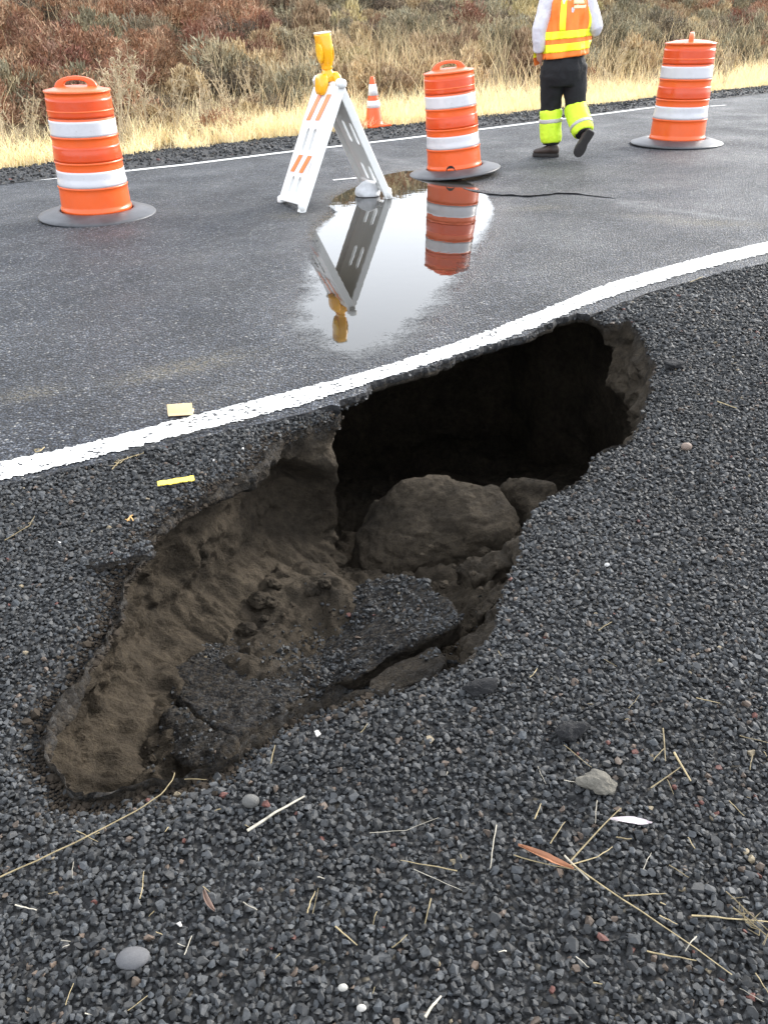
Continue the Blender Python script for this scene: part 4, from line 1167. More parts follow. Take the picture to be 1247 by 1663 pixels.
for h_, k_, a_ in ((hipL, kneeL, ankL), (hipR, kneeR, ankR)):
    body.tube([h_, h_.lerp(k_, .5), k_, k_.lerp(a_, .35), a_], [.085, .07, .052, .052, .036], 14)
shL, shR = q3(1.695, 9.25, 1.38), q3(2.05, 9.25, 1.38)
elL, wrL = q3(1.615, 9.19, 1.14), q3(1.628, 9.22, .955)
elR, wrR = q3(2.150, 9.20, 1.14), q3(2.125, 9.36, 1.03)
haL, haR = q3(1.655, 9.26, .875), q3(2.08, 9.43, .98)
for s_, e_, w_, h_ in ((shL, elL, wrL, haL), (shR, elR, wrR, haR)):
    body.tube([s_, s_.lerp(e_, .5), e_, e_.lerp(w_, .4), w_], [.05, .044, .038, .036, .026], 12)
    d = (h_ - w_).normalized(); sd2 = d.cross(Vector((1, 0, 0))).normalized()
    body.tube([w_, w_ + d * .03, w_ + d * .075, w_ + d * .09], [.026, .034, .036, .028], 12)
    for j, (o_, ln) in enumerate(((-.030, .062), (-.010, .074), (.010, .070), (.028, .055))):
        b0 = w_ + d * .075 + sd2 * o_; body.tube([b0, b0 + d * ln * .5, b0 + d * ln * .9 - Vector((0, 0, .008)), b0 + d * ln], [.0105, .010, .009, .006], 8)
    b0 = w_ + d * .03 - sd2 * .03; body.tube([b0, b0 - sd2 * .025 + d * .025, b0 - sd2 * .032 + d * .055], [.013, .011, .008], 8)
hc = Vector((cx0, .11, 1.66))
body.loft([[(hc.x + a * math.cos(2 * PI * k / 24), hc.y + oy + b * math.sin(2 * PI * k / 24), hc.z + z) for k in range(24)] for z, a, b, oy in ((-.125, .03, .035, .035), (-.11, .05, .06, .025), (-.06, .066, .085, .005), (0, .074, .095, 0), (.05, .074, .095, -.005), (.09, .058, .078, -.005), (.115, .03, .04, -.005))])
body.tube([hc + Vector((0, .088, .02)), hc + Vector((0, .108, -.025)), hc + Vector((0, .092, -.035))], [.010, .016, .012], 8)
for sx in (-1, 1): body.tube([hc + Vector((sx * .072, -.005, .02)), hc + Vector((sx * .084, -.012, .0)), hc + Vector((sx * .074, -.004, -.03))], [.014, .018, .010], 8)
bo = remesh(body, 'body', SKIN, W_, .008, 3)
hm = MB(); hm.loft([[(hc.x + a * math.cos(2 * PI * k / 24), hc.y + oy + b * math.sin(2 * PI * k / 24), hc.z + z) for k in range(24)] for z, a, b, oy in ((-.07, .055, .045, -.045), (-.02, .076, .07, -.032), (.04, .081, .092, -.014), (.085, .068, .084, -.008), (.118, .04, .05, -.005), (.126, .01, .01, -.005))])
remesh(hm, 'hair', HAIRM, W_, .01, 2, .006, 40)
for sx in (-1, 1):
    m = MB(); m.tube([hc + Vector((sx * .030, .083, .012)), hc + Vector((sx * .030, .092, .012))], [.011, .007], 10); m.build('eye', EYEM, W_)
m = MB(); m.tube([hc + Vector((-.022, .088, -.062)), hc + Vector((0, .095, -.063)), hc + Vector((.022, .088, -.062))], [.003, .006, .003], 8); m.build('mouth', mat_plain('lips', (.32, .13, .10), .5), W_)
# trousers
pm = MB()
pm.loft([ell(z, cx0 + .0, y, a, b) for z, a, b, y in ((.66, .17, .13, .02), (.72, .200, .140, .01), (.80, .205, .148, .005), (.88, .190, .140, .015), (1.0, .165, .12, .03))])
for h_, k_, a_, e in ((hipL, kneeL, ankL, .035), (hipR, kneeR, ankR, .03)):
    pm.tube([h_, h_.lerp(k_, .35), h_.lerp(k_, .75), k_ - Vector((0, 0, .02)), k_.lerp(a_, .4), a_ + (k_ - a_).normalized() * e], [.118, .112, .098, .094, .080, .078], 18)
remesh(pm, 'trousers', PANTS, W_, .011, 3, .022, 8, 5)
# gaiters with a silver band
for nm, k_, a_, f0, f1 in (('left', kneeL, ankL, .04, .84), ('right', kneeR, ankR, -.06, .86)):
    g = MB(); q = lambda f: k_.lerp(a_, f)
    g.tube([q(f0), q(f0 + .06), q((f0 + f1) / 2), q(f1 - .1), q(f1)], [.097, .107, .104, .101, .094], 24)
    go = remesh(g, 'gaiter', LIME, W_, .009, 2, .018, 9, 8)
    g = MB(); f = .30 if nm == 'left' else .62
    g.tube([q(f - .045), q(f - .04), q(f + .06), q(f + .065)], [.108, .1185, .1185, .108], 24); remesh(g, 'silver_tape', SILV, go, .008, 2)
# boots
def boot(ank, toe_dir, up, ln=.265):
    f = toe_dir.normalized(); u_ = up.normalized(); s_ = f.cross(u_).normalized()
    g = MB(); sl = MB()
    def rg(x, zc, hw, hh):
        return [ank + f * x + u_ * (zc + hh * math.sin(t)) + s_ * hw * math.cos(t) for t in np.linspace(0, 2 * PI, 16, endpoint=False)]
    g.loft([rg(-.085, -.035, .022, .025), rg(-.07, -.03, .036, .045), rg(-.02, -.02, .042, .055), rg(.05, -.036, .046, .042), rg(.11, -.045, .050, .032), rg(.155, -.050, .042, .026), rg(.178, -.055, .018, .014)])
    g.tube([ank - u_ * .04 - f * .02, ank + u_ * .03 - f * .015, ank + u_ * .10 - f * .005], [.048, .050, .052], 14)
    b_ = remesh(g, 'boot', BOOT, W_, .008, 2)
    prof = [(-.088, .03), (-.07, .040), (0, .040), (.03, .036), (.08, .050), (.13, .053), (.165, .040), (.182, .014)]
    V = []
    for z in (-.098, -.066):
        V += [ank + f * x + s_ * w + u_ * z for x, w in prof] + [ank + f * x - s_ * w + u_ * z for x, w in prof[::-1]]
    n = len(prof) * 2; sl.add(V, [tuple(range(n)), tuple(range(2 * n - 1, n - 1, -1))] + [(k, (k + 1) % n, n + (k + 1) % n, n + k) for k in range(n)])
    bevel(sl.build('sole', SOLE, b_), .006)
boot(ankL + Vector((0, 0, .016)), Vector((-.93, .36, 0)), Vector((0, 0, 1)))
tR = Vector((-.085, .03, -.165)).normalized(); upR = Vector((.10, .93, .30)); upR = (upR - tR * upR.dot(tR)).normalized()
boot(ankR + Vector((0, 0, .0)), tR, upR)
# shirt: torso and sleeves
sm_ = MB()
sm_.loft([ell(z, cx0, y, a, b) for z, a, b, y in ((.90, .17, .12, .02), (1.15, .178, .12, .04), (1.30, .197, .125, .05), (1.40, .19, .112, .05), (1.45, .10, .085, .055), (1.475, .068, .068, .06))])
sm_.tube([shL, shL.lerp(elL, .5), elL, elL.lerp(wrL, .55), wrL], [.078, .070, .064, .060, .046], 16)
sm_.tube([shR, shR.lerp(elR, .5), elR, elR.lerp(wrR, .25)], [.078, .070, .062, .058], 16)
remesh(sm_, 'shirt', SHIRT, W_, .010, 2, .016, 10, 6)
# vest
def tor(z):
    zs = [.86, .95, 1.10, 1.25, 1.36, 1.43]; A_ = [.222, .220, .218, .216, .205, .15]; B_ = [.180, .172, .160, .150, .132, .10]; Y_ = [.02, .025, .035, .045, .05, .05]
    return [float(np.interp(z, zs, q)) for q in (A_, B_, Y_)]
def vest_pt(z, q, off=0):
    a, b, y = tor(z); w = .011 * math.sin(5 * q + 14 * z) + .008 * math.sin(9 * q - 21 * z) + .006 * math.sin(17 * q + 9 * z)
    sl = .022 * math.cos(q) * max(0, 1 - (z - .86) / .5)          # hem a little lower on the left
    return Vector((cx0 + .005 + (a + off + w) * math.cos(q), y + (b + off + w) * math.sin(q), z + sl))
def vest_band(z0, z1, q0, q1, off, name, mat, parent, nz=6, nq=72, thick=.004):
    V = []; qs = np.linspace(q0, q1, nq + 1)
    for o_ in (off, off - thick):
        for z in np.linspace(z0, z1, nz): V += [vest_pt(z, q, o_) for q in qs]
    w = nq + 1; Fc = []; N = nz * w
    for j in range(nz - 1):
        for k in range(nq):
            a = j * w + k; Fc += [(a, a + 1, a + w + 1, a + w), (N + a, N + a + w, N + a + w + 1, N + a + 1)]
    for k in range(nq): Fc += [(k, N + k, N + k + 1, k + 1), (N - w + k, N - w + k + 1, 2 * N - w + k + 1, 2 * N - w + k)]
    for j in range(nz - 1): Fc += [(j * w, (j + 1) * w, N + (j + 1) * w, N + j * w), (j * w + nq, N + j * w + nq, N + (j + 1) * w + nq, (j + 1) * w + nq)]
    m = MB(); m.add(V, Fc); return m.build(name, mat, parent, smooth=True)
ve = vest_band(.905, 1.44, PI * .5 + .10, PI * 2.5 - .10, 0, 'safety_vest', VEST, W_, nz=34, nq=90)
vest_band(.955, 1.022, PI * .5 + .10, PI * 2.5 - .10, .004, 'lime_stripe', LIMEV, ve)
vest_band(1.060, 1.125, PI * .5 + .10, PI * 2.5 - .10, .004, 'lime_stripe', LIMEV, ve)
for q0, q1 in ((PI * 1.36, PI * 1.44), (PI * 1.80, PI * 1.90)):
    vest_band(1.125, 1.43, q0, q1, .004, 'lime_stripe', LIMEV, ve, nz=16, nq=8)
for z0, z1, q0, q1 in ((1.30, 1.325, PI * 1.55, PI * 1.70), (1.335, 1.385, PI * 1.54, PI * 1.68)):
    vest_band(z0, z1, q0, q1, .0035, 'chest_print', VESTP, ve, nz=4, nq=10)
# the open front corner of the vest swinging out by the left hand
m = MB(); V = [q3(1.665, 9.30, .97), q3(1.655, 9.33, .84), q3(1.605, 9.29, .83), q3(1.585, 9.27, .90), q3(1.588, 9.26, .97)]
m.add([v + Vector((0, d, 0)) for d in (0, .008) for v in V], [(0, 1, 2, 3, 4), (9, 8, 7, 6, 5)] + [(k, (k + 1) % 5, 5 + (k + 1) % 5, 5 + k) for k in range(5)]); m.build('vest_front_flap', VEST, ve)
m = MB(); V = [q3(1.662, 9.292, .965), q3(1.622, 9.272, .905), q3(1.583, 9.262, .902), q3(1.586, 9.252, .965)]
m.add([v + Vector((0, d, 0)) for d in (0, .004) for v in V], [(0, 1, 2, 3), (7, 6, 5, 4)] + [(k, (k + 1) % 4, 4 + (k + 1) % 4, 4 + k) for k in range(4)]); m.build('lime_stripe', LIMEV, ve)
tag(W_, 'worker in orange vest, black trousers and lime gaiters walking away with hand in pocket', 'person')

# ------------------------------------------------------------------ what has fallen into the pit
def at_y(u, v, y):
    d = _F + (u - 623.5) / FPX * _R + (v - 831.5) / FPX * _D
    return _C + y / d[1] * d
def finish_soil(o, amp, sc, seed, grav_up=0.0, grav_all=0.0, blk=.3):
    me = o.data; n = len(me.vertices); co = np.zeros(n * 3); me.vertices.foreach_get('co', co); no = np.zeros(n * 3); me.vertices.foreach_get('normal', no)
    co = co.reshape(-1, 3); no = no.reshape(-1, 3)
    d = fbm(co, sc, 4, seed) * amp + (.5 - np.abs(fbm(co, sc * 2.3, 3, seed + 3))) * amp * .5 + blocky(co, seed) * blk
    me.vertices.foreach_set('co', (co + no * d[:, None]).ravel()); me.update()
    g = np.clip(grav_all + grav_up * sstep(.45, .75, no[:, 2] + fbm(co, 14, 3, seed + 7) * .35), 0, 1)
    attr(o, 'gravelly', g)
def blob(name, c, rad, vox, amp, sc, seed, rot=0.0, cut=None, parent=None):
    mb = MB(); R_ = Matrix.Rotation(rot, 3, 'Z'); rings = []
    for ph in np.linspace(-PI / 2 + .05, PI / 2 - .05, 16):
        rings.append([R_ @ Vector((rad[0] * math.cos(ph) * math.cos(q), rad[1] * math.cos(ph) * math.sin(q), rad[2] * math.sin(ph))) for q in np.linspace(0, 2 * PI, 28, endpoint=False)])
    mb.loft(rings); o = remesh(mb, name, SOIL, parent, vox, 1)
    finish_soil(o, amp, sc, seed); o.location = c
    return o
def slab(name, pts, th, label, cat, seed, amp=.016, gup=1.0, gall=.25, vox=.009, stones=700, stone_r=.0075, jit_a=.045, blk=.3, flare=1.06, dome=0.0):
    P = np.array([at(u, v, z) for u, v, z in pts]); c = P.mean(0)
    Q_ = resample(P - c, .03, closed=True); jit = fbm(Q_, 12, 4, seed) * jit_a; r = Q_ / (np.linalg.norm(Q_[:, :2], axis=1)[:, None] + 1e-6)
    Q_[:, :2] += r[:, :2] * jit[:, None]
    n = len(Q_); mb = MB()
    up_ = np.array([0, -.45, .9]) * dome; r1, r2 = Q_ * .86 + up_ * .55, Q_ * .5 + up_ * .92
    low = Q_ * [flare, flare, 1] - [0, 0, th]
    V = np.vstack([Q_, low, [np.array([0, 0, Q_[:, 2].mean()]) + up_], [[0, 0, low[:, 2].mean()]], r1, r2])
    o1, o2 = 2 * n + 2, 3 * n + 2
    Fc = [f for k in range(n) for f in ((k, (k + 1) % n, o1 + (k + 1) % n, o1 + k), (o1 + k, o1 + (k + 1) % n, o2 + (k + 1) % n, o2 + k), (o2 + k, o2 + (k + 1) % n, 2 * n))] + [(n + (k + 1) % n, n + k, 2 * n + 1) for k in range(n)] + [((k + 1) % n, k, n + k, n + (k + 1) % n) for k in range(n)]
    mb.add(V, Fc); o = remesh(mb, name, SOIL, None, vox, 1); finish_soil(o, amp, 9, seed, gup, gall, blk); o.location = c
    tag(o, label, cat)
    if stones:
        me = o.data; me.calc_loop_triangles(); fn = np.array([p.normal[:] for p in me.polygons]); fc = np.array([p.center[:] for p in me.polygons])
        ok = np.where(fn[:, 2] > .55)[0]; k = RNG.choice(ok, stones); r_ = stone_r * np.exp(RNG.normal(0, .3, stones))
        dens = fbm(fc[k], 7, 3, seed + 50) > -.18; k, r_ = k[dens], r_[dens]
        so = scatter('loose_gravel', fc[k] + RNG.normal(0, .004, (len(k), 3)) * [1, 1, .2] + np.c_[np.zeros((len(k), 2)), r_ * .2], r_, o); tag(so, kind='stuff')
    return o
slab('soil_block', [(586, 872, -.58), (604, 822, -.50), (642, 788, -.42), (700, 775, -.38), (757, 777, -.37), (803, 797, -.40), (846, 836, -.44), (838, 876, -.50), (800, 895, -.55), (752, 908, -.60), (700, 935, -.66), (640, 938, -.66), (592, 925, -.65)], .22, 'broad smooth block of brown soil lying in the middle of the hole', 'soil block', 91, amp=.022, gup=0, gall=0, vox=.010, stones=0, jit_a=.03, blk=.34, dome=.075, flare=1.15)
slab('soil_block', [(800, 796, -.46), (818, 774, -.40), (866, 772, -.38), (900, 792, -.40), (906, 818, -.46), (872, 852, -.52), (845, 838, -.52)], .22, 'smaller soil block behind the broad one, half hidden by the near edge', 'soil block', 93, amp=.018, gup=0, gall=0, vox=.010, stones=0, jit_a=.03, blk=.34, dome=.035, flare=1.15)
slab('soil_ledge', [(730, 925, -.50), (770, 902, -.46), (830, 880, -.40), (862, 874, -.36), (858, 905, -.38), (820, 925, -.44), (770, 945, -.50)], .07, 'long broken ledge of brown soil below the broad block, uppermost of three', 'soil ledge', 95, amp=.024, blk=.8, flare=1.0, gup=.1, gall=.05, stones=0)
slab('soil_ledge', [(770, 985, -.42), (795, 955, -.38), (835, 935, -.34), (838, 960, -.34), (806, 985, -.38), (775, 1002, -.42)], .06, 'brown soil ledge beside the near edge, between two others', 'soil ledge', 97, amp=.020, blk=.8, flare=1.0, gup=.15, gall=.05, stones=0)
slab('soil_ledge', [(768, 1020, -.38), (790, 992, -.35), (830, 972, -.31), (828, 1000, -.31), (800, 1030, -.33), (765, 1062, -.37)], .06, 'brown soil ledge lowest of three along the near edge of the hole', 'soil ledge', 99, amp=.018, blk=.8, flare=1.0, gup=.2, gall=.1, stones=0)
slab('asphalt_slab', [(590, 946, -.50), (640, 932, -.48), (690, 938, -.44), (752, 1004, -.36), (706, 1034, -.38), (650, 1052, -.41), (580, 1098, -.47), (500, 1118, -.58), (505, 1050, -.60), (540, 985, -.56)], .075, 'large tilted slab of gravelly asphalt collapsed into the hole', 'asphalt slab', 41, stones=1100, jit_a=.02, blk=.22, flare=.97, amp=.010)
slab('asphalt_slab', [(600, 1100, -.47), (645, 1074, -.44), (704, 1046, -.41), (724, 1068, -.38), (716, 1092, -.38), (650, 1122, -.43), (596, 1130, -.46)], .06, 'narrow broken slab lying against the near edge of the hole below the large slab', 'asphalt slab', 51, gup=.35, gall=.1, stones=120, jit_a=.02, blk=.25, flare=.97, amp=.010)
slab('asphalt_slab', [(272, 1122, -.48), (300, 1078, -.49), (345, 1045, -.52), (430, 1030, -.57), (525, 1048, -.59), (505, 1105, -.53), (455, 1150, -.47), (385, 1190, -.43), (345, 1168, -.45)], .10, 'dark chunk of gravelly asphalt with a crevice along its left side in the lower hole', 'asphalt slab', 61, amp=.022, gup=.8, gall=.55, stones=900, stone_r=.0065, flare=1.25)
slab('asphalt_slab', [(262, 1166, -.46), (300, 1156, -.45), (345, 1180, -.42), (385, 1205, -.40), (350, 1240, -.42), (290, 1240, -.45), (258, 1205, -.48)], .06, 'small dark slab flat on the floor at the lowest end of the hole', 'asphalt slab', 71, amp=.016, gup=.5, gall=.3, stones=80, stone_r=.006)
slab('asphalt_flake', [(138, 908, .016), (182, 894, .026), (228, 878, .032), (256, 882, .030), (250, 897, .026), (206, 908, .022), (150, 919, .014)], .030, 'thin flake of asphalt jutting over the left edge of the hole', 'asphalt flake', 81, amp=.008, gup=1.0, gall=.8, vox=.006, stones=150, stone_r=.006)
# loose clods of soil
def clod_mesh(seed):
    bm = bmesh.new(); bmesh.ops.create_icosphere(bm, subdivisions=3, radius=1)
    for v in bm.verts:
        p = v.co + Vector((seed * 3.1, 0, 0)); v.co *= 1 + mnoise.fractal(p * 1.1, 1, 2, 5) * .38; v.co.z *= .7
    me = bpy.data.meshes.new('soil_clod'); bm.to_mesh(me); bm.free(); me.materials.append(SOIL); return me
CM = [clod_mesh(k) for k in range(5)]
rc_ = random.Random(9)
spots = [(u, v, None) for u, v in [(150, 1225), (165, 1195), (180, 1240), (205, 1225), (225, 1195), (205, 1165), (235, 1160), (250, 1125), (245, 1095), (275, 1075), (290, 1050), (320, 1030), (345, 1010), (375, 1000), (395, 980), (420, 985), (445, 955), (300, 1065), (160, 1250), (120, 1215), (700, 925), (730, 915), (760, 905), (800, 890), (815, 905), (790, 930), (760, 940), (740, 960), (772, 968), (800, 955), (780, 1000), (760, 1020), (805, 930), (715, 985), (690, 930), (655, 935), (560, 930), (530, 945), (500, 960), (480, 985), (455, 1000),
         (430, 1010), (520, 965), (400, 1020), (560, 905), (600, 930), (380, 1030), (330, 1060), (300, 1090), (270, 1100), (240, 1130), (220, 1215), (190, 1190), (250, 1230), (170, 1230), (300, 1215), (130, 1240), (660, 945), (445, 975), (845, 870), (470, 940), (350, 1040)]]
def soil_hit(u, v):
    """Where the sight line meets the pit floor."""
    z = -.6
    for _ in range(12):
        P = at(u, v, z); z = .5 * z + .5 * float(floor_z(P[None, :2])[0])
    return at(u, v, z)
for k, (u, v, _) in enumerate(spots):
    P = soil_hit(u + rc_.uniform(-6, 6), v + rc_.uniform(-6, 6)); r = rc_.choice([.009, .012, .014, .018, .022, .03, .04]) * rc_.uniform(.8, 1.2)
    if 680 < u < 830 and 880 < v < 1010: P = P + np.array([0, 0, .10])
    o = bpy.data.objects.new('soil_clod', CM[k % 5]); COL.objects.link(o); o.location = (P[0], P[1], P[2] + r * .3); o.scale = (r,) * 3; o.rotation_euler = (rc_.uniform(-.4, .4), rc_.uniform(-.4, .4), rc_.uniform(0, 6.28))
    tag(o, 'loose clod of brown soil lying on the floor of the hole', 'soil clod', 'soil clods in the hole')
# fine crumbs of soil and grit: on the floor and along the bare lip
CRUMB = NT('soil_crumb'); CRUMB.set(col=CRUMB.mix(CRUMB.noise(30), (.018, .015, .012), (.05, .039, .029)), rough=.95, spec=.15); CRUMB = CRUMB.m
n = 5200
cx_ = np.c_[RNG.uniform(-.75, .55, n), RNG.uniform(1.25, 3.1, n)]; cl = fbm(cx_, 3.5, 3, 121); cx_ = cx_[(cl > .02) & inside(cx_, RIMW[::3])]
r = .004 * np.exp(RNG.normal(0, .45, len(cx_)))
cr1 = np.c_[cx_, floor_z(cx_) + r * .4]
li = np.where(RIMW[:, 0] < -.05)[0]; k = RNG.choice(li, 9000); dd = np.abs(RNG.normal(0, .035, 9000)) - .012
lp2 = RIMW[k] + NS[k] * dd[:, None]; kk = (lp2[:, 1] < 3.2) & (road_side(lp2) < -.03) & ((lp2[:, 0] < -.35) | (RNG.uniform(0, 1, 9000) < .4)); lp2 = lp2[kk]; r2 = .0034 * np.exp(RNG.normal(0, .5, len(lp2)))
n = 9000; lg = np.c_[RNG.normal(-.06, .17, n), RNG.normal(2.0, .20, n)]; lg[n // 2:] = np.c_[RNG.normal(-.30, .12, n - n // 2), RNG.normal(1.68, .13, n - n // 2)]
lg = lg[inside(lg, RIMW[::3]) & (fbm(lg, 6, 3, 131) > -.25)]; rg_ = .006 * np.exp(RNG.normal(0, .38, len(lg)))
o = scatter('fallen_gravel', np.c_[lg, floor_z(lg) + rg_ * .4], rg_)
tag(o, 'dark gravel fallen between the asphalt slabs on the floor of the hole', 'gravel', kind='stuff')
o = scatter('soil_crumbs', np.vstack([cr1, np.c_[lp2, shoulder_z(lp2) + .004 + r2 * .5]]), np.r_[r, r2], mat=CRUMB)
tag(o, 'crumbs of brown soil along the bare lip and on the floor of the hole', 'soil crumbs', kind='stuff')

# ------------------------------------------------------------------ litter on the shoulder and the road
STRAW = mat_straw('straw', (.42, .335, .185))
STRAW_W = mat_straw('bleached_straw', (.58, .53, .43))
LEAF_B = mat_plain('brown_leaf', (.27, .115, .055), .6, .2, 30, .4, 90, .003)
LEAF_P = mat_plain('pale_leaf', (.54, .47, .48), .6, .1, 30, .4, 90, .003)
top = lambda u, v, dz=.010: at(u, v, dz)
rs_ = random.Random(21)
def stalk(name, px, r, mat, label, cat, group=None, dz=.010, tip=.6, sprigs=0):
    P = [Vector(top(u, v, dz + (.004 if 0 < k < len(px) - 1 else 0))) for k, (u, v) in enumerate(px)]
    Q_ = []
    for a, b_ in zip(P[:-1], P[1:]):
        Q_ += [a.lerp(b_, f) + Vector((0, 0, rs_.uniform(-.0008, .0012))) + Vector((rs_.uniform(-1, 1), rs_.uniform(-1, 1), 0)) * .0005 for f in (0, .33, .66)]
    Q_.append(P[-1]); c = Q_[len(Q_) // 2].copy(); mb = MB(); r = r * .56; n = len(Q_)
    mb.tube([q - c for q in Q_], [r * (1 - (1 - tip) * k / (n - 1)) for k in range(n)], 6)
    for k in range(sprigs):
        q = Q_[1 + k % (n - 1)] - c; mb.tube([q, q + Vector((rs_.uniform(-1, 1), rs_.uniform(-1, 1), .3)) * .014, q + Vector((rs_.uniform(-1, 1), rs_.uniform(-1, 1), .2)) * .022], [r * .5, r * .6, r * .25], 5)
    o = mb.build(name, mat, None); o.location = c
    return tag(o, label, cat, group)
stalk('dry_stalk', [(-12, 1430), (60, 1398), (150, 1355), (220, 1318), (262, 1290), (280, 1268), (284, 1255)], .0026, STRAW, 'long curved straw stem lying on the gravel below the left end of the hole', 'stem')
stalk('dry_stalk', [(402, 1349), (447, 1320), (495, 1293)], .0052, STRAW_W, 'short bleached white stick lying on the gravel near the round grey stone', 'stick')
stalk('dry_stalk', [(125, 1349), (160, 1367)], .0015, STRAW, 'thin straw crossing under the long curved stem', 'stem')
stalk('dry_stalk', [(690, 1652), (703, 1633), (716, 1618)], .0044, STRAW_W, 'thick pale stick at the bottom edge of the photo', 'stick')
stalk('dry_stalk', [(928, 1404), (1010, 1460), (1100, 1520), (1188, 1583)], .0022, STRAW, 'long straight straw stem running from under the brown leaf', 'stem')
stalk('dry_stalk', [(916, 1390), (956, 1429)], .0036, STRAW_W, 'short thick bleached stalk lying across the end of the brown leaf', 'stem')
stalk('dry_stalk', [(925, 1400), (965, 1355), (1008, 1312)], .0028, STRAW, 'straight straw stem reaching from the brown leaf up past the pale leaf', 'stem')
stalk('dry_stalk', [(926, 1404), (970, 1392), (994, 1375)], .0020, STRAW, 'bent straw to the right of the brown leaf', 'stem')
stalk('dry_stalk', [(834, 1389), (880, 1402), (936, 1413)], .0020, STRAW, 'straw lying under the length of the brown leaf', 'stem')
stalk('dry_stalk', [(600, 1353), (660, 1348), (712, 1328)], .0012, STRAW_W, 'thin curved pale straw alone on open gravel below the hole', 'stem')
stalk('dry_stalk', [(1094, 1222), (1121, 1268)], .0042, STRAW, 'thick short yellow stalk crossed by another beside it on the right', 'stem')
stalk('dry_stalk', [(1056, 1280), (1104, 1246)], .0026, STRAW, 'slanting straw touching the thick short yellow stalk', 'stem')
stalk('dry_stalk', [(1076, 1183), (1080, 1236)], .0030, STRAW, 'upright looking straw above the crossed yellow stalks', 'stem')
stalk('dry_stalk', [(1122, 1487), (1180, 1491), (1260, 1498)], .0026, STRAW, 'straight yellow straw running off the right edge of the photo', 'stem')
stalk('dry_twig', [(1178, 1448), (1215, 1482), (1260, 1524)], .0018, STRAW, 'thin dry sprig crossing the straw at the right edge', 'sprig', sprigs=3)
stalk('dry_twig', [(1190, 1474), (1222, 1500), (1256, 1530)], .0026, STRAW, 'feathery seed head at the right edge of the photo', 'sprig', sprigs=12)
stalk('dry_twig', [(183, 762), (195, 748), (227, 738)], .0032, STRAW, 'yellow feathery sprig lying beside the white line', 'sprig', sprigs=9)
stalk('dry_twig', [(8, 877), (48, 854), (57, 838)], .0024, STRAW, 'bent dry twig on the gravel at the left edge of the photo', 'sprig', sprigs=4)
stalk('dry_twig', [(1120, 458), (1142, 449)], .0040, STRAW, 'short yellow sprig on the edge of the asphalt at the right', 'sprig', sprigs=2)
stalk('dry_stalk', [(1164, 652), (1196, 663)], .0036, STRAW, 'yellow straw alone on the gravel to the right of the hole', 'stem')
SHORT = [(742, 1414, 650, 1397), (672, 1412, 750, 1446), (508, 1484, 517, 1442), (499, 1483, 512, 1447), (636, 1539, 661, 1518), (1013, 1455, 1081, 1451), (1070, 1487, 1099, 1501), (915, 1210, 960, 1246), (873, 1245, 886, 1273), (915, 1267, 937, 1272), (868, 1330, 878, 1305),
         (969, 1300, 966, 1337), (1086, 1405, 1118, 1425), (1044, 1412, 1057, 1385), (1200, 1195, 1256, 1209), (1117, 1360, 1128, 1378), (935, 1554, 956, 1571), (1130, 1133, 1168, 1142), (1083, 1266, 1093, 1290), (228, 1460, 234, 1415), (107, 1632, 120, 1597), (208, 1642, 240, 1617),
         (120, 1400, 118, 1425), (25, 1470, 60, 1478), (300, 1265, 336, 1266), (440, 1240, 447, 1210), (1183, 1300, 1208, 1325), (893, 1370, 917, 1335), (806, 1340, 796, 1410), (1060, 1235, 1078, 1215), (1020, 1150, 1038, 1128), (971, 1024, 993, 1010), (1217, 1250, 1222, 1225), (1226, 1580, 1247, 1613),
         (1130, 1520, 1112, 1545), (545, 1505, 580, 1535), (300, 1550, 312, 1520), (700, 1460, 690, 1500), (612, 1480, 606, 1502), (1240, 1628, 1200, 1605), (1050, 1545, 1130, 1560), (1000, 1360, 1025, 1362), (860, 1100, 872, 1085), (1170, 517, 1186, 521), (1187, 590, 1196, 588), (980, 1070, 1001, 1082), (585, 1190, 597, 1175), (330, 1440, 352, 1455), (395, 1465, 418, 1478)]
for k, (u1, v1, u2, v2) in enumerate(SHORT):
    stalk('straw', [(u1, v1), ((u1 + u2) / 2 + rs_.uniform(-1.2, 1.2), (v1 + v2) / 2 + rs_.uniform(-1.2, 1.2)), (u2, v2)], rs_.uniform(.0010, .0024), STRAW if rs_.random() < .65 else STRAW_W, 'short thin piece of straw lying loose on the dark gravel', 'straw', 'loose bits of straw on the gravel', dz=rs_.uniform(.001, .009))
for k in range(44):
    u, v = rs_.uniform(0, 1247), rs_.uniform(1000, 1655); P = at(u, v)
    if u < 700 and v < 1300 or inside(P[None, :2], RIMW[::3])[0]: continue
    a = rs_.uniform(0, PI); l = rs_.uniform(6, 16)
    stalk('straw', [(u, v), (u + l * math.cos(a), v + l * math.sin(a) * .7)], rs_.uniform(.0010, .0020), STRAW if rs_.random() < .7 else STRAW_W, 'short thin piece of straw lying loose on the dark gravel', 'straw', 'loose bits of straw on the gravel', dz=rs_.uniform(.001, .009))
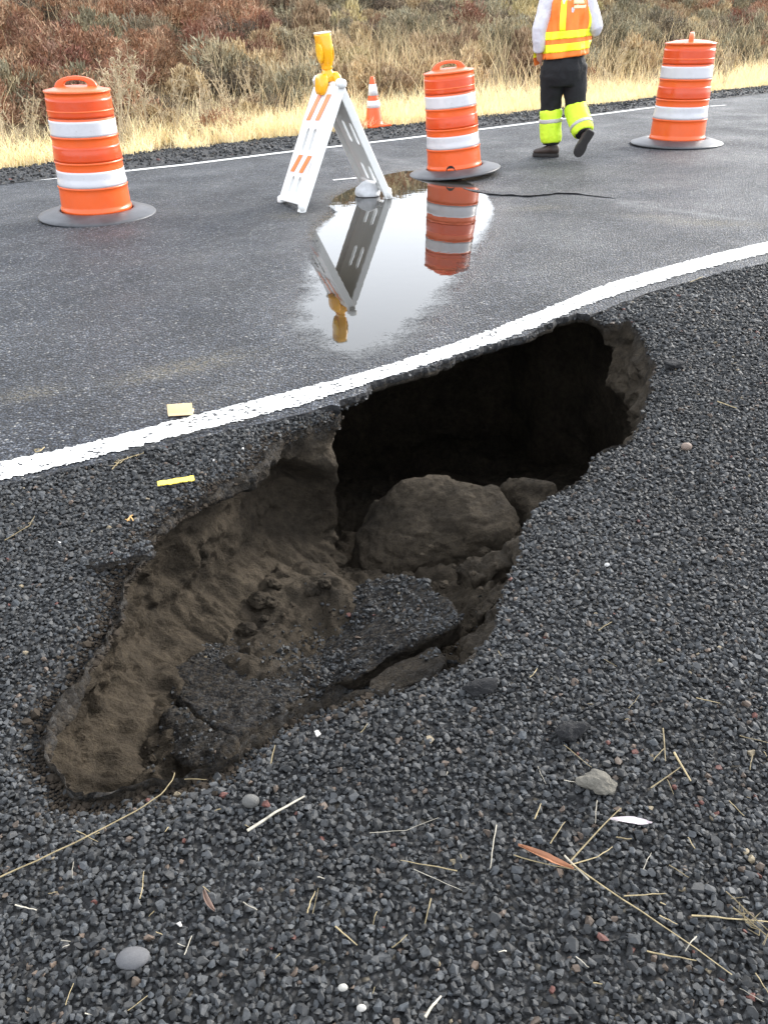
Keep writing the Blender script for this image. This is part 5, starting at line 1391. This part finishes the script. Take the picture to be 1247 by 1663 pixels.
def leaf(p0, p1, w, mat, label, curl=.006, ragged=False):
    a, b_ = Vector(top(*p0, .012)), Vector(top(*p1, .012)); c = (a + b_) / 2; ax = b_ - a; sd_v = ax.cross(Vector((0, 0, 1))).normalized(); V = []; n = 14
    for k in range(n + 1):
        f = k / n; hw = w * (math.sin(PI * min(1, f * 1.02)) ** .75) * (.55 + .45 * f) + .0006
        if ragged and f > .8: hw *= .7 + .3 * math.sin(f * 60)
        p = a + ax * f + sd_v * math.sin(f * 3) * .004 + Vector((0, 0, .006 * math.sin(PI * f) * (1 if f < .6 else .7))) - c
        V += [p - sd_v * hw + Vector((0, 0, curl)), p, p + sd_v * hw + Vector((0, 0, curl * .6))]
    Fc = []
    for k in range(n): 
        for j in (0, 1): Fc.append((3 * k + j, 3 * k + j + 1, 3 * k + j + 4, 3 * k + j + 3))
    m = MB(); m.add(V, Fc); o = m.build('leaf', mat); so_ = o.modifiers.new('thickness', 'SOLIDIFY'); so_.thickness = .0008; o.location = c
    return tag(o, label, 'leaf')
leaf((841, 1374), (931, 1412), .0075, LEAF_B, 'long narrow russet brown leaf lying on crossed straws')
leaf((990, 1331), (1058, 1337), .0085, LEAF_P, 'pale pinkish white leaf curled on the gravel', .004, True)
leaf((332, 1447), (349, 1480), .0040, mat_plain('grey_brown_leaf', (.20, .13, .10), .7, .2, 30, .2), 'tiny greyish brown leaf on the gravel above the flat grey stone')
def stone_at(u, v, w, label, col, flat=.55, seed=1, name='stone', rough=.7, sub=3, am=.22, rot=0.0):
    P = at(u, v, .008); wd = w * px_of(P)[2] / FPX
    bm = bmesh.new(); bmesh.ops.create_icosphere(bm, subdivisions=sub, radius=.5)
    for v_ in bm.verts:
        q = v_.co + Vector((seed * 2.7, seed, 0)); v_.co *= 1 + mnoise.fractal(q * 1.7, 1, 2, 5) * am; v_.co.z *= flat; v_.co.y *= .72
    me = bpy.data.meshes.new(name); bm.to_mesh(me); bm.free()
    if am < .4: me.polygons.foreach_set('use_smooth', np.ones(len(me.polygons), bool))
    o = link_mesh(name, me, mat_plain(name + '_surface', col, rough, .25, 30, .5, 160, .003)); o.location = P; o.scale = (wd * 1.06,) * 3; o.rotation_euler = (.06, .05, rot)
    return tag(o, label, 'stone' if name == 'stone' else name.replace('_', ' '))
stone_at(216, 1556, 50, 'large flat smooth grey stone among the crushed gravel', (.10, .10, .105), .45, 2, am=.10, rot=.15)
stone_at(407, 1301, 27, 'round grey pebble close to the bleached white stick', (.10, .098, .092), .8, 5, am=.08)
stone_at(974, 1273, 52, 'crumbly grey-tan clod of dried dirt on the gravel', (.13, .12, .10), .6, 7, 'dirt_clod', .95, 4, .5, -.3)
stone_at(925, 1188, 48, 'dark angular lump of asphalt lying on the gravel right of the hole', (.009, .009, .010), .75, 9, 'asphalt_lump', .95, 4, .6, .3)
stone_at(776, 1118, 40, 'dark rough asphalt lump half sunk at the near edge of the hole', (.009, .009, .010), .7, 11, 'asphalt_lump', .95, 4, .7)
stone_at(1095, 592, 30, 'flat black lump of asphalt on the gravel right of the dark cavity', (.010, .010, .011), .45, 15, 'asphalt_lump', .9, 4, .5)
stone_at(1114, 725, 17, 'small tan stone on the gravel below the yellow straw', (.20, .15, .12), .7, 17, am=.12)
stone_at(557, 1604, 15, 'small white pebble beside a straw near the bottom edge', (.40, .385, .35), .8, 19, am=.1)
stone_at(587, 1637, 15, 'white pebble lowest of the two near the bottom edge', (.42, .40, .37), .8, 21, am=.1)
stone_at(985, 917, 8, 'tiny bright white pebble on the gravel right of the hole', (.5, .49, .47), .8, 23, am=.1)
# pavement tabs
TABC = mat_plain('cream_tab', (.90, .66, .36), .45, .12, 14, .1); TABY = mat_plain('yellow_tab', (.86, .66, .10), .45, .1, 20, .1)
m = MB(); p = at(294, 677)
m.add([Vector(q) for q in [(-.047, 0, 0), (.047, 0, 0), (.048, .004, .010), (.048, .006, .046), (-.047, .008, .044), (-.048, .004, .010), (-.047, .050, .001), (.047, .050, .001)]], [(0, 1, 2, 5), (5, 2, 3, 4), (0, 6, 7, 1)])
o = m.build('pavement_tab', TABC); so_ = o.modifiers.new('thickness', 'SOLIDIFY'); so_.thickness = .003; o.location = (p[0], p[1], .006); o.rotation_euler = (0, 0, .06)
tag(o, 'small folded cream pavement tab standing just above the white line', 'pavement tab')
m = MB(); p = at(287, 786)
nn = 12; V = []
for k in range(nn + 1):
    x = -.060 + .12 * k / nn; j = .0022 * math.sin(k * 2.7)
    V += [(x, -.013 + j, .001 * math.sin(k)), (x, .013 - j * .4, .002 + .001 * math.sin(k * 1.3))]
m.add(V, [(2 * k, 2 * k + 2, 2 * k + 3, 2 * k + 1) for k in range(nn)])
o = m.build('pavement_tab', TABY); so_ = o.modifiers.new('thickness', 'SOLIDIFY'); so_.thickness = .003; o.location = (p[0], p[1], .012); o.rotation_euler = (.05, 0, .28)
tag(o, 'flat torn yellow strip lying on the gravel below the white line', 'pavement tab')
stalk('dry_twig', [(207, 846), (212, 838), (217, 846)], .0045, mat_plain('orange_scrap', (.62, .36, .13), .6, .2), 'tiny orange brown scrap on the gravel at the left lip', 'sprig', sprigs=2)
stalk('dry_twig', [(58, 734), (66, 732), (73, 726)], .0045, STRAW, 'tiny tan sprig at the upper side of the white line', 'sprig', sprigs=2)
